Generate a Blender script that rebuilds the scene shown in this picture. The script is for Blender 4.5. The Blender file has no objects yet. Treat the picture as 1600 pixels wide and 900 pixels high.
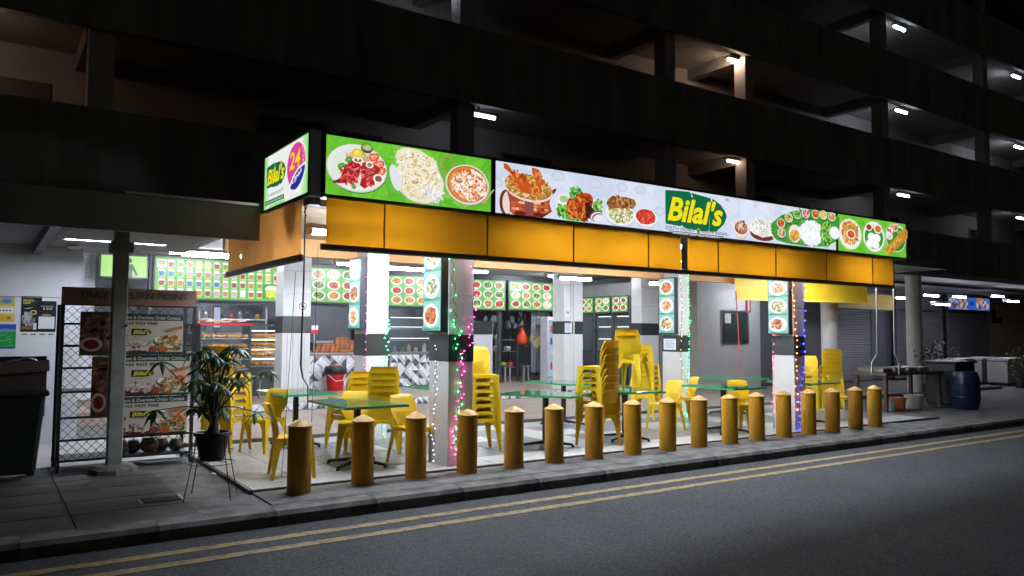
import bpy, math, random
import numpy as np
from mathutils import Vector, Matrix
random.seed(7)
SC = bpy.context.scene
COL = SC.collection
# ------------------------------------------------------------------ camera
F, YAW, PIT, ROL = 1210.9, .5981, .0586, .006
CAM = np.array([-2.806, -7.963, 1.65])
_f = np.array([math.sin(YAW)*math.cos(PIT), math.cos(YAW)*math.cos(PIT), math.sin(PIT)])
_r = np.array([math.cos(YAW), -math.sin(YAW), 0.0]); _u = np.cross(_r, _f)
_R = math.cos(ROL)*_r + math.sin(ROL)*_u; _U = -math.sin(ROL)*_r + math.cos(ROL)*_u
cd = bpy.data.cameras.new('camera'); cam = bpy.data.objects.new('camera', cd); COL.objects.link(cam)
cd.sensor_width = 36; cd.lens = 36*F/1600; cd.clip_end = 500
cam.matrix_world = Matrix(((_R[0], _U[0], -_f[0], CAM[0]), (_R[1], _U[1], -_f[1], CAM[1]), (_R[2], _U[2], -_f[2], CAM[2]), (0, 0, 0, 1)))
SC.camera = cam
# ------------------------------------------------------------------ night sky, exposure
W = bpy.data.worlds.new('World'); SC.world = W; W.use_nodes = True
wn = W.node_tree.nodes; bg = wn['Background']
sky = wn.new('ShaderNodeTexSky'); sky.sky_type = 'NISHITA'; sky.sun_disc = False
sky.sun_elevation = math.radians(-2); sky.sun_rotation = math.radians(200)
W.node_tree.links.new(sky.outputs[0], bg.inputs[0]); bg.inputs[1].default_value = 0.075
SC.view_settings.view_transform = 'Standard'; SC.view_settings.look = 'None'
SC.view_settings.exposure = 0.0; SC.view_settings.gamma = 1.0
SC.cycles.use_denoising = True; SC.cycles.max_bounces = 7; SC.cycles.diffuse_bounces = 4
SC.cycles.glossy_bounces = 3; SC.cycles.transmission_bounces = 5; SC.cycles.transparent_max_bounces = 12
SC.cycles.sample_clamp_indirect = 4.0; SC.cycles.caustics_reflective = False; SC.cycles.caustics_refractive = False
TUBE = 210.0          # radiance of the shop's fluorescent tubes
# ------------------------------------------------------------------ pixel helpers (1600x900 photograph)
def ray(x, y): return _f + _R*(x-800)/F - _U*(y-450)/F
def G(x, y, z=0.0):
    d = ray(x, y); p = CAM + d*(z-CAM[2])/d[2]; return Vector(p)
def PY(x, y, v):
    d = ray(x, y); return Vector(CAM + d*(v-CAM[1])/d[1])
def PX(x, y, v):
    d = ray(x, y); return Vector(CAM + d*(v-CAM[0])/d[0])
def PROJ(x, y, z):
    d = np.array([x, y, z])-CAM; k = d @ _f; return 800+F*(d @ _R)/k, 450-F*(d @ _U)/k
def lin(c):
    return c/12.92 if c <= .04045 else ((c+.055)/1.055)**2.4
def C(h):
    h = h.lstrip('#'); return tuple(lin(int(h[i:i+2], 16)/255) for i in (0, 2, 4))
# ------------------------------------------------------------------ materials
MATS = {}
def mat(name, col, rough=.6, metal=0, var=0, vscale=4, bump=0, bscale=40, spec=.5, objvar=0, col2=None, emit=0, emitcol=None, trans=0, coat=0, stretch=None):
    if name in MATS: return MATS[name]
    m = bpy.data.materials.new(name); m.use_nodes = True; nt = m.node_tree; n = nt.nodes; L = nt.links
    b = n['Principled BSDF']; c = C(col) if isinstance(col, str) else col
    b.inputs['Base Color'].default_value = (*c, 1); b.inputs['Roughness'].default_value = rough
    b.inputs['Metallic'].default_value = metal; b.inputs['Specular IOR Level'].default_value = spec
    b.inputs['Coat Weight'].default_value = coat
    if emit:
        b.inputs['Emission Color'].default_value = (*(C(emitcol) if emitcol else c), 1); b.inputs['Emission Strength'].default_value = emit
    tc = n.new('ShaderNodeTexCoord'); src = tc.outputs['Object']
    if stretch:
        mp = n.new('ShaderNodeMapping'); mp.inputs['Scale'].default_value = stretch; L.new(src, mp.inputs[0]); src = mp.outputs[0]
    out = None
    if var or col2:
        nz = n.new('ShaderNodeTexNoise'); nz.inputs['Scale'].default_value = vscale; nz.inputs['Detail'].default_value = 8; nz.inputs['Roughness'].default_value = .65
        L.new(src, nz.inputs[0])
        mx = n.new('ShaderNodeMix'); mx.data_type = 'RGBA'
        rp = n.new('ShaderNodeValToRGB'); rp.color_ramp.elements[0].position = .32; rp.color_ramp.elements[1].position = .68
        L.new(nz.outputs[0], rp.inputs[0]); L.new(rp.outputs[0], mx.inputs[0])
        if col2: c2 = C(col2) if isinstance(col2, str) else col2
        else: c2 = tuple(x*(1-var) for x in c)
        mx.inputs[6].default_value = (*c, 1); mx.inputs[7].default_value = (*c2, 1); out = mx.outputs[2]
    if objvar:
        oi = n.new('ShaderNodeObjectInfo'); hs = n.new('ShaderNodeHueSaturation')
        mr = n.new('ShaderNodeMapRange'); mr.inputs[3].default_value = 1-objvar; mr.inputs[4].default_value = 1+objvar
        L.new(oi.outputs['Random'], mr.inputs[0]); L.new(mr.outputs[0], hs.inputs['Value'])
        if out: L.new(out, hs.inputs['Color'])
        else: hs.inputs['Color'].default_value = (*c, 1)
        out = hs.outputs[0]
    if out: L.new(out, b.inputs['Base Color'])
    if bump:
        nb = n.new('ShaderNodeTexNoise'); nb.inputs['Scale'].default_value = bscale; nb.inputs['Detail'].default_value = 6
        L.new(src, nb.inputs[0]); bp = n.new('ShaderNodeBump'); bp.inputs['Strength'].default_value = bump; bp.inputs['Distance'].default_value = .01
        L.new(nb.outputs[0], bp.inputs['Height']); L.new(bp.outputs[0], b.inputs['Normal'])
    if trans:
        t = n.new('ShaderNodeBsdfTranslucent'); ms = n.new('ShaderNodeMixShader'); ms.inputs[0].default_value = trans
        if out: L.new(out, t.inputs[0])
        else: t.inputs[0].default_value = (*c, 1)
        L.new(b.outputs[0], ms.inputs[1]); L.new(t.outputs[0], ms.inputs[2]); L.new(ms.outputs[0], n['Material Output'].inputs[0])
    MATS[name] = m; return m
def emat(name, col, strength):
    if name in MATS: return MATS[name]
    m = bpy.data.materials.new(name); m.use_nodes = True; nt = m.node_tree; nt.nodes.remove(nt.nodes['Principled BSDF'])
    e = nt.nodes.new('ShaderNodeEmission'); e.inputs[0].default_value = (*C(col), 1); e.inputs[1].default_value = strength
    nt.links.new(e.outputs[0], nt.nodes['Material Output'].inputs[0]); MATS[name] = m; return m
def printmat(name, lit):
    m = bpy.data.materials.new(name); m.use_nodes = True; nt = m.node_tree; b = nt.nodes['Principled BSDF']
    a = nt.nodes.new('ShaderNodeAttribute'); a.attribute_name = 'ink'; b.inputs['Roughness'].default_value = .35
    nz = nt.nodes.new('ShaderNodeTexNoise'); nz.inputs['Scale'].default_value = 48; nz.inputs['Detail'].default_value = 9; nz.inputs['Roughness'].default_value = .75
    tc = nt.nodes.new('ShaderNodeTexCoord'); nt.links.new(tc.outputs['Object'], nz.inputs[0])
    hs = nt.nodes.new('ShaderNodeSeparateColor'); hs.mode = 'HSV'; nt.links.new(a.outputs['Color'], hs.inputs[0])
    mr = nt.nodes.new('ShaderNodeMapRange'); mr.inputs[1].default_value = .3; mr.inputs[2].default_value = .7; mr.inputs[3].default_value = .45; mr.inputs[4].default_value = 1.5; nt.links.new(nz.outputs[0], mr.inputs[0])
    fm = nt.nodes.new('ShaderNodeMapRange'); fm.inputs[1].default_value = .35; fm.inputs[2].default_value = .9; fm.inputs[3].default_value = .06; fm.inputs[4].default_value = .5; nt.links.new(hs.outputs[1], fm.inputs[0])
    mm = nt.nodes.new('ShaderNodeMix'); mm.data_type = 'RGBA'; mm.blend_type = 'MULTIPLY'; nt.links.new(fm.outputs[0], mm.inputs[0]); nt.links.new(a.outputs['Color'], mm.inputs[6])
    cc_ = nt.nodes.new('ShaderNodeCombineColor'); [nt.links.new(mr.outputs[0], cc_.inputs[i]) for i in range(3)]; nt.links.new(cc_.outputs[0], mm.inputs[7])
    ink = mm.outputs[2]
    if lit:
        b.inputs['Base Color'].default_value = (.02, .02, .02, 1)
        nt.links.new(ink, b.inputs['Emission Color']); b.inputs['Emission Strength'].default_value = lit
    else: nt.links.new(ink, b.inputs['Base Color'])
    MATS[name] = m; return m
P_SIGN = printmat('backlit_print', 1.0); P_MENU = printmat('backlit_menu_print', 1.05); P_PAPER = printmat('paper_print', 0)
P_SOFT = printmat('dim_backlit_print', .6)
def glassmat(name, col, alpha, rough=.05):
    m = bpy.data.materials.new(name); m.use_nodes = True; nt = m.node_tree; b = nt.nodes['Principled BSDF']
    b.inputs['Base Color'].default_value = (*C(col), 1); b.inputs['Roughness'].default_value = rough; b.inputs['Alpha'].default_value = alpha
    b.inputs['Coat Weight'].default_value = .5
    MATS[name] = m; return m
M_GLASS = glassmat('clear_glass', '#8fa3a0', .08); M_PLASTIC = glassmat('clear_plastic_strip', '#c8d4dc', .22, .2)
def asphalt():
    m = mat('asphalt', (.085, .088, .098), .82, bump=.7, bscale=130, spec=.2); n = m.node_tree.nodes; L = m.node_tree.links; b = n['Principled BSDF']
    tc = n.new('ShaderNodeTexCoord'); v = n.new('ShaderNodeTexVoronoi'); v.inputs['Scale'].default_value = 95; L.new(tc.outputs['Object'], v.inputs[0])
    r = n.new('ShaderNodeValToRGB'); r.color_ramp.elements[0].color = (.022, .024, .026, 1); r.color_ramp.elements[1].color = (.115, .12, .126, 1)
    sx = n.new('ShaderNodeSeparateColor'); L.new(v.outputs['Color'], sx.inputs[0]); L.new(sx.outputs[0], r.inputs[0])
    nz = n.new('ShaderNodeTexNoise'); nz.inputs['Scale'].default_value = .9; nz.inputs['Detail'].default_value = 7; L.new(tc.outputs['Object'], nz.inputs[0])
    r2 = n.new('ShaderNodeValToRGB'); r2.color_ramp.elements[0].position = .3; r2.color_ramp.elements[0].color = (.8, .8, .8, 1); r2.color_ramp.elements[1].position = .7; r2.color_ramp.elements[1].color = (1.05, 1.05, 1.05, 1)
    L.new(nz.outputs[0], r2.inputs[0]); mx = n.new('ShaderNodeMix'); mx.data_type = 'RGBA'; mx.blend_type = 'MULTIPLY'; mx.inputs[0].default_value = 1
    L.new(r.outputs[0], mx.inputs[6]); L.new(r2.outputs[0], mx.inputs[7]); L.new(mx.outputs[2], b.inputs['Base Color'])
    return m
def paint():
    m = mat('worn_yellow_paint', '#a58638', .7); n = m.node_tree.nodes; L = m.node_tree.links; b = n['Principled BSDF']
    tc = n.new('ShaderNodeTexCoord'); nz = n.new('ShaderNodeTexNoise'); nz.inputs['Scale'].default_value = 7; nz.inputs['Detail'].default_value = 12; nz.inputs['Roughness'].default_value = .8
    L.new(tc.outputs['Object'], nz.inputs[0]); r = n.new('ShaderNodeValToRGB'); r.color_ramp.elements[0].position = .4; r.color_ramp.elements[0].color = (.075, .072, .065, 1)
    r.color_ramp.elements[1].position = .53; r.color_ramp.elements[1].color = (*C('#9c8648'), 1); L.new(nz.outputs[0], r.inputs[0]); L.new(r.outputs[0], b.inputs['Base Color']); return m
M_ASPH = asphalt(); M_PAINT = paint()
M_CONC = mat('grey_concrete', (.2, .192, .178), .75, col2=(.05, .047, .043), vscale=4.2, bump=.7, bscale=25)
M_KERB = mat('kerb_concrete', (.2, .19, .175), .8, col2=(.035, .033, .03), vscale=3.4, bump=.9, bscale=14, objvar=.15)
M_PAVE = mat('pavement_slab', (.085, .078, .072), .7, col2=(.035, .032, .03), vscale=2.2, bump=.35, bscale=30, objvar=.1)
M_TPALE = mat('pale_mosaic_tile', (.62, .62, .58), .28, col2=(.34, .34, .33), vscale=17, bump=.15, bscale=30, objvar=.08)
M_TGREY = mat('grey_granite_tile', (.21, .215, .22), .3, col2=(.15, .15, .155), vscale=12, objvar=.12)
M_TBROWN = mat('brown_floor_tile', (.38, .3, .25), .33, col2=(.29, .23, .19), vscale=9, objvar=.12)
M_TINNER = mat('beige_shop_tile', (.42, .33, .27), .3, col2=(.34, .27, .22), vscale=5, objvar=.08)
M_GROUT = mat('tile_grout', (.13, .125, .12), .9)
M_WALL = mat('white_wall_paint', (.62, .63, .66), .6, var=.12, vscale=1.2, bump=.08, bscale=60)
M_CEIL = mat('ceiling_paint', (.42, .43, .45), .7, var=.15, vscale=1.5)
M_BLOCK = mat('block_render', (.27, .28, .25), .85, col2=(.13, .13, .115), vscale=2.2, bump=.2, bscale=30, stretch=(1, 1, .18))
M_BLOCKIN = mat('corridor_paint', (.42, .39, .37), .75, var=.15, vscale=1.4)
M_ORANGE = mat('orange_tarpaulin', '#e69a1a', .6, trans=.16, var=.12, vscale=1.1, bump=.15, bscale=3, objvar=.05)
M_YBLIND = mat('yellow_tarpaulin', '#f0c62a', .5, trans=.35, var=.08, vscale=2)
M_STEEL = mat('brushed_steel', (.55, .56, .58), .3, 1, var=.15, vscale=6, stretch=(1, 1, 12))
M_DKSTEEL = mat('dark_frame_metal', (.075, .08, .08), .45, .6)
M_GREYMET = mat('grey_painted_metal', (.19, .2, .2), .5, .1, var=.2, vscale=2)
M_BLACK = mat('black_painted_iron', (.02, .021, .023), .42, .2, bump=.1)
M_YPOST = mat('yellow_bollard_paint', '#cd9820', .48, col2='#a87418', vscale=4, bump=.25, bscale=22, objvar=.22, stretch=(1, 1, .5))
M_YCAP = mat('bollard_cap_paint', '#d2a544', .5, col2='#a87c2a', vscale=5, objvar=.1)
M_CHAIR = mat('yellow_plastic', '#f3cf28', .38, var=.08, vscale=3, objvar=.06, trans=.22)
M_GREEN = mat('green_glass_top', '#3a8a60', .06, spec=.8, coat=.6)
M_GREENE = mat('green_glass_edge', '#2fa56c', .15)
M_COLT = mat('white_column_tile', (.68, .68, .67), .3, var=.1, vscale=3, bump=.3, bscale=28)
M_COLB = mat('black_column_tile', (.035, .04, .042), .3, bump=.3, bscale=28)
M_RED = mat('red_plastic', '#c01a1e', .35)
M_BAG = mat('black_bin_liner', (.015, .015, .017), .3, bump=.6, bscale=18)
M_BIN = mat('dark_green_bin_plastic', (.009, .016, .013), .45)
M_SHUT = mat('grey_roller_shutter', (.27, .28, .3), .45, .35, var=.2, vscale=.8)
M_TUBE = emat('fluorescent_tube_light', '#e6efff', TUBE*1.35)
M_TUBEF = emat('front_tube_light', '#e6efff', TUBE*.95)
M_TUBEIN = emat('inner_tube_light', '#eef4ff', TUBE*.8)
# ------------------------------------------------------------------ mesh builder
OFF = {}
class MB:
    def __init__(s): s.v = []; s.f = []; s.c = []; s.col = None
    def add(s, vs, fs):
        o = len(s.v); s.v += [tuple(v) for v in vs]; s.f += [tuple(i+o for i in f) for f in fs]; s.c += [s.col]*len(fs); return s
    def box(s, x0, x1, y0, y1, z0, z1):
        return s.add([(x0, y0, z0), (x1, y0, z0), (x1, y1, z0), (x0, y1, z0), (x0, y0, z1), (x1, y0, z1), (x1, y1, z1), (x0, y1, z1)],
                     [(0, 3, 2, 1), (4, 5, 6, 7), (0, 1, 5, 4), (1, 2, 6, 5), (2, 3, 7, 6), (3, 0, 4, 7)])
    def beam(s, a, b, w0, d0, w1=None, d1=None, up=(0, 0, 1)):
        a = Vector(a); b = Vector(b); w1 = w0 if w1 is None else w1; d1 = d0 if d1 is None else d1
        t = (b-a).normalized(); up = Vector(up)
        if abs(t.dot(up)) > .95: up = Vector((0, 1, 0))
        r = t.cross(up).normalized(); u = r.cross(t).normalized(); vs = []
        for p, w, d in ((a, w0, d0), (b, w1, d1)):
            for i, j in ((-1, -1), (1, -1), (1, 1), (-1, 1)): vs.append(p + r*(i*w/2) + u*(j*d/2))
        return s.add(vs, [(0, 3, 2, 1), (4, 5, 6, 7), (0, 1, 5, 4), (1, 2, 6, 5), (2, 3, 7, 6), (3, 0, 4, 7)])
    def tube(s, pts, r, n=8, cap=True):
        pts = [Vector(p) for p in pts]; rs = r if isinstance(r, (list, tuple)) else [r]*len(pts); rings = []; pr = None
        for i, p in enumerate(pts):
            t = (pts[min(i+1, len(pts)-1)]-pts[max(i-1, 0)]).normalized()
            if pr is None: pr = t.orthogonal().normalized()
            else:
                pr = pr - t*pr.dot(t); pr = pr.normalized() if pr.length > 1e-6 else t.orthogonal().normalized()
            q = t.cross(pr); rings.append([p + (pr*math.cos(2*math.pi*k/n)+q*math.sin(2*math.pi*k/n))*rs[i] for k in range(n)])
        vs = [v for g in rings for v in g]; fs = []
        for i in range(len(pts)-1):
            for k in range(n): fs.append((i*n+k, i*n+(k+1) % n, (i+1)*n+(k+1) % n, (i+1)*n+k))
        if cap: fs += [tuple(range(n-1, -1, -1)), tuple(range((len(pts)-1)*n, len(pts)*n))]
        return s.add(vs, fs)
    def lathe(s, prof, c=(0, 0, 0), n=24, cap=True):
        vs = []; fs = []; m = len(prof)
        for r, z in prof:
            for k in range(n):
                a = 2*math.pi*k/n; vs.append((c[0]+r*math.cos(a), c[1]+r*math.sin(a), c[2]+z))
        for i in range(m-1):
            for k in range(n): fs.append((i*n+k, i*n+(k+1) % n, (i+1)*n+(k+1) % n, (i+1)*n+k))
        if cap: fs += [tuple(range(n-1, -1, -1)), tuple(range((m-1)*n, m*n))]
        return s.add(vs, fs)
    def ball(s, c, r, n=8, m=6, sz=1):
        return s.lathe([(max(r*math.sin(math.pi*i/m), r*.02), -r*sz*math.cos(math.pi*i/m)) for i in range(m+1)], c, n)
    def prism(s, poly, z0, z1):
        n = len(poly)
        return s.add([(x, y, z0) for x, y in poly]+[(x, y, z1) for x, y in poly],
                     [tuple(range(n-1, -1, -1)), tuple(range(n, 2*n))]+[(i, (i+1) % n, n+(i+1) % n, n+i) for i in range(n)])
    def mesh(s, name, mt, off=(0, 0, 0), smooth=False):
        me = bpy.data.meshes.new(name); o = Vector(off)
        me.from_pydata([Vector(v)-o for v in s.v], [], s.f)
        if s.c and s.c[0] is not None:
            a = me.attributes.new('ink', 'FLOAT_COLOR', 'FACE'); flat = []
            for c in s.c: flat += [*c, 1]
            a.data.foreach_set('color', flat)
        if mt: me.materials.append(mt)
        if smooth:
            me.polygons.foreach_set('use_smooth', [True]*len(me.polygons))
        me.update(); return me
def build(name, mb, mt, parent=None, bevel=0, smooth=False, kind=None, label=None, cat=None, group=None):
    if parent is None:
        a = np.array(mb.v); off = Vector(((a[:, 0].min()+a[:, 0].max())/2, (a[:, 1].min()+a[:, 1].max())/2, a[:, 2].min()))
    else: off = OFF[parent.name]
    o = bpy.data.objects.new(name, mb.mesh(name, mt, off, smooth)); COL.objects.link(o)
    if parent is None: o.location = off
    else: o.parent = parent
    OFF[o.name] = off
    if bevel:
        b = o.modifiers.new('bevel', 'BEVEL'); b.width = bevel; b.segments = 2; b.limit_method = 'ANGLE'; b.angle_limit = .7
    if smooth == 'auto':
        e = o.modifiers.new('edges', 'EDGE_SPLIT'); e.split_angle = .6
    tag(o, label, cat, group, kind); return o
def tag(o, label=None, cat=None, group=None, kind=None):
    if label: o['label'] = label
    if cat: o['category'] = cat
    if group: o['group'] = group
    if kind: o['kind'] = kind
    return o
def thing(name, label, cat, loc=(0, 0, 0), group=None, kind=None, rz=0):
    o = bpy.data.objects.new(name, None); COL.objects.link(o); o.location = loc; o.empty_display_size = .1; o.rotation_euler = (0, 0, rz)
    OFF[o.name] = Vector(loc); return tag(o, label, cat, group, kind)
def copy_tree(o, parent=None):
    c = o.copy(); COL.objects.link(c); c.parent = parent; OFF[c.name] = OFF.get(o.name, Vector())
    for ch in list(o.children): copy_tree(ch, c)
    return c
def inst(name, me, parent, loc, rot=(0, 0, 0), scale=(1, 1, 1)):
    o = bpy.data.objects.new(name, me); COL.objects.link(o); o.parent = parent
    o.location = Vector(loc) - (OFF[parent.name] if parent else Vector()); o.rotation_euler = rot; o.scale = scale; return o
ORD = 'first second third fourth fifth sixth seventh eighth ninth tenth eleventh twelfth thirteenth fourteenth fifteenth sixteenth seventeenth'.split()
# ------------------------------------------------------------------ flat print (signs, menus, posters)
TXT = {}
def text_geo(t, shear=0, bold=0):
    k = (t, shear, bold)
    if k in TXT: return TXT[k]
    cu = bpy.data.curves.new('t', 'FONT'); cu.body = t; cu.shear = shear; cu.offset = bold; cu.resolution_u = 3; cu.fill_mode = 'FRONT'
    o = bpy.data.objects.new('t', cu); COL.objects.link(o); dg = bpy.context.evaluated_depsgraph_get(); dg.update()
    me = bpy.data.meshes.new_from_object(o.evaluated_get(dg)); vs = [(v.co.x, v.co.y) for v in me.vertices]; fs = [tuple(p.vertices) for p in me.polygons]
    bpy.data.objects.remove(o); bpy.data.curves.remove(cu); bpy.data.meshes.remove(me)
    xs = [v[0] for v in vs]; ys = [v[1] for v in vs]; x0, x1, y0, y1 = min(xs), max(xs), min(ys), max(ys)
    TXT[k] = ([((x-x0)/(x1-x0), (y-y0)/(y1-y0)) for x, y in vs], fs); return TXT[k]
class Print:
    def __init__(s, w, h, bg): s.m = MB(); s.k = 0; s.w = w; s.h = h; s.poly([(0, 0), (w, 0), (w, h), (0, h)], bg); s.clip = True
    def z(s): s.k += 1; return s.k*.00025
    def poly(s, pts, col, z=None):
        z = s.z() if z is None else z
        pts = [(min(max(x, 0), s.w), min(max(y, 0), s.h)) for x, y in pts]
        ar = sum(pts[i][0]*pts[(i+1) % len(pts)][1]-pts[(i+1) % len(pts)][0]*pts[i][1] for i in range(len(pts)))
        if abs(ar) < 1e-9: return
        if ar < 0: pts = pts[::-1]
        s.m.col = C(col) if isinstance(col, str) else col
        n = len(pts); s.m.add([(x, y, z) for x, y in pts], [tuple(range(n))])
    def rect(s, x0, y0, x1, y1, col): s.poly([(x0, y0), (x1, y0), (x1, y1), (x0, y1)], col)
    def ell(s, x, y, rx, ry, col, n=20, a=0, wob=0, z=None, arc=None):
        pts = []
        a0, a1 = arc or (0, 2*math.pi)
        for i in range(n):
            t = a0+(a1-a0)*i/(n if not arc else n-1); k = 1+random.uniform(-wob, wob); px = rx*k*math.cos(t); py = ry*k*math.sin(t)
            pts.append((x+px*math.cos(a)-py*math.sin(a), y+px*math.sin(a)+py*math.cos(a)))
        s.poly(pts, col, z)
    def specks(s, n, x, y, rx, ry, cols, r0, r1, asp=1, wob=.3, sides=6):
        b = s.k; fine = n >= 16; n = int(n*2.2) if fine else n; kf = .68 if fine else 1
        for i in range(n):
            t = random.random()*6.283; q = math.sqrt(random.random()); r = random.uniform(r0, r1)*kf
            s.ell(x+rx*q*math.cos(t), y+ry*q*math.sin(t), r*random.uniform(1, 1+asp), r, random.choice(cols), sides, random.random()*3.14, wob, z=(b+1+i % 9)*.00025)
        s.k = b+10
    def text(s, t, x, y, w, h, col, shear=0, bold=0, slope=0, steps=None):
        vs, fs = text_geo(t, shear, bold); z = s.z(); s.m.col = C(col) if isinstance(col, str) else col
        s.m.add([(x+u*w, y+v*h+u*w*slope, z) for u, v in vs], fs)
    def shapes(s, f):
        return f(s)
    def build(s, name, org, u, v, mt, parent):
        u = Vector(u); v = Vector(v); nrm = u.cross(v); org = Vector(org)
        m = MB(); m.v = [org+u*p[0]+v*p[1]+nrm*p[2] for p in s.m.v]; m.f = s.m.f; m.c = s.m.c
        return build(name, m, mt, parent)
XN, YN, ZN = (1, 0, 0), (0, -1, 0), (0, 0, 1)
LEAFG = ['#3f8f2e', '#5cab3c', '#2f7a2a', '#7cc24e']
def logo(p, x, y, w, h, slope=0):
    """green block with brush slots and slanted yellow lettering"""
    d = w*slope
    g = '#0f6b45'
    def S(a, b): return (x+w*a, y+h*b+w*a*slope)
    p.poly([S(0, 0), S(.23, -.03), S(.25, 0), S(.38, -.1), S(.41, 1.0), S(.37, 1.05), S(0, 1)], g)
    p.poly([S(.27, -.04), S(.5, -.1), S(.66, -.1), S(.69, -.02), S(.73, .95), S(.41, 1.03), S(.44, .85)], g)
    p.poly([S(.4, 0), S(.7, -.05), S(.7, .9), S(.4, .9)], g)
    p.poly([S(.7, -.1), S(.82, -.06), S(.95, .2), S(1, .45), S(.97, .6), S(.9, .78), S(.76, .95), S(.71, .6)], g)
    p.text("Bilal's", x+.02*w, y+.08*h+.02*w*slope, w*.92, h*.8, '#0a4a2e', .28, .05, slope)
    p.text("Bilal's", x+.03*w, y+.1*h+.03*w*slope, w*.9, h*.76, '#f2e51f', .28, .032, slope)
def dish(p, x, y, r, ry, kind, plate='#eef0ea'):
    if plate: p.ell(x, y, r, ry, '#b9bdb2', 18); p.ell(x, y+.02*ry, r*.96, ry*.96, plate, 18)
    q = .7
    pal = dict(curry=['#c8551c', '#e07a2a', '#a23c12', '#d96a20', '#8d2c10'], rice=['#f3efe0', '#e8dcc0', '#d9c38f', '#f7f4ea', '#c98f3e'], green=['#4f7a2c', '#6b9a38', '#355a20', '#87a94a', '#c9c98a'],
               noodle=['#c98a3a', '#b4651f', '#e0b060', '#8d4a1a', '#d9a04a', '#5f7f2a'], red=['#b3251c', '#d3402a', '#8c1913', '#e0622f'], dosa=['#d99b3c', '#c4812a', '#e8b85c', '#b06c1f'], white=['#ffffff', '#eef0f2', '#dfe4e8', '#f6f6f0'])[kind]
    p.ell(x, y, r*q, ry*q, pal[0], 12, wob=.12)
    p.specks(16, x, y, r*q*.95, ry*q*.95, pal, r*.07, r*.2)
def menu_board(p, cols, rows, x0, y0, x1, y1, cups=False, logo_cell=False):
    dx = (x1-x0)/cols; dy = (y1-y0)/rows
    for j in range(rows):
        for i in range(cols):
            x = x0+dx*(i+.5); y = y1-dy*(j+.5)
            if logo_cell and j == 0 and i == 0:
                p.rect(x-dx*.45, y-dy*.42, x+dx*.55, y+dy*.42, '#e8f0ee'); logo(p, x-dx*.35, y-dy*.05, dx*.75, dy*.35); p.rect(x-dx*.35, y-dy*.22, x+dx*.4, y-dy*.14, '#7f9fb0'); continue
            if cups:
                k = random.choice(['#c98a5a', '#e7d9c2', '#b5452c', '#d9772a', '#e9e3da', '#efd326', '#8a5a34', '#d9a7b4', '#f0ede6', '#a33a28', '#7fa83a', '#2f80c0', '#c95f1f'])
                w = dx*.34; h = dy*.37
                if i < cols*.5: p.ell(x+w*1.05, y, w*.5, h*.55, '#dfe9df', 12); p.ell(x+w*1.05, y, w*.3, h*.35, '#4a9a35', 12)
                p.poly([(x-w*.8, y-h), (x+w*.8, y-h), (x+w, y+h), (x-w, y+h)], '#eef3ee'); p.poly([(x-w*.7, y-h*.85), (x+w*.7, y-h*.85), (x+w*.85, y+h*.5), (x-w*.85, y+h*.5)], k)
                p.ell(x, y+h, w, h*.16, '#fafdf8', 10); p.rect(x-w, y-h*1.3, x+w, y-h*1.16, '#d8e84a')
            else:
                dish(p, x, y+dy*.03, dx*.46, dy*.45, random.choice(['curry', 'rice', 'noodle', 'red', 'noodle', 'curry', 'green', 'dosa']))
                p.rect(x-dx*.35, y-dy*.47, x+dx*.3, y-dy*.42, '#cfe7b8')
    for i in range(1, cols): p.rect(x0+dx*i-.004, y0, x0+dx*i+.004, y1, '#3c8f2f')
# ================================================================== GROUND
build('road', MB().add([(-90, -60, -.13), (160, -60, -.13), (160, 40, -.13), (-90, 40, -.13)], [(0, 1, 2, 3)]), M_ASPH, kind='structure')
def line(y0, y1, x0, x1, lab):
    build('road_marking', MB().box(x0, x1, y0, y1, -.129, -.126), M_PAINT, kind='structure', label=lab, cat='road marking')
line(-1.25, -1.13, -30, 60, 'worn yellow line nearest the kerb'); line(-1.58, -1.46, -30, 60, 'worn yellow line farther from the kerb')
line(-6.25, -6.13, .35, 30, 'worn yellow line at the near edge of the road')
KY = -.78
pv = build('pavement', MB().box(-30, 70, KY+.29, 14, -.5, -.012), M_CONC, kind='structure')
# pavement slabs left of the seating platform and the strip under the bollards
slab = MB().box(-.49, .49, -.29, .29, 0, .012).mesh('slab', M_PAVE)
for i in range(8):
    for j in range(7):
        x = -7.6+i*1.0; y = -.2+j*.6
        if x+.49 < -.47: inst('slab', slab, pv, (x, y, -.012))
kb = thing('kerb', None, None, (0, KY, -.13), kind='structure')
km = MB(); km.add([(-.495, 0, 0), (.495, 0, 0), (.495, .29, 0), (-.495, .29, 0), (-.495, .015, .09), (.495, .015, .09), (-.495, .05, .128), (.495, .05, .128), (-.495, .29, .134), (.495, .29, .134)],
       [(0, 1, 5, 4), (4, 5, 7, 6), (6, 7, 9, 8), (2, 3, 8, 9), (0, 4, 6, 8, 3), (1, 2, 9, 7, 5)])
kme = km.mesh('kerb_stone', M_KERB)
for i in range(44): inst('kerb_stone', kme, kb, (-12+i*1.0, KY, -.13), scale=(1.0085, 1, random.uniform(.99, 1.012)))
build('kerb_run', MB().box(-30, -12.5, KY, KY+.29, -.13, 0), M_KERB, kb); build('kerb_run', MB().box(31.5, 70, KY, KY+.29, -.13, 0), M_KERB, kb)
build('bollard_strip', MB().box(-.46, 11.6, KY+.3, .19, -.012, .004), M_CONC, pv)
dg = thing('drain_cover', 'small ribbed drain cover in the dark pavement beside the plant stand', 'drain cover', (-1.3, .35, 0))
build('frame', MB().box(-1.5, -1.1, .22, .48, 0, .006), M_GREYMET, dg)
for i in range(6): build('bar', MB().box(-1.47, -1.13, .235+i*.04, .255+i*.04, .006, .014), M_DKSTEEL, dg)
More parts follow.
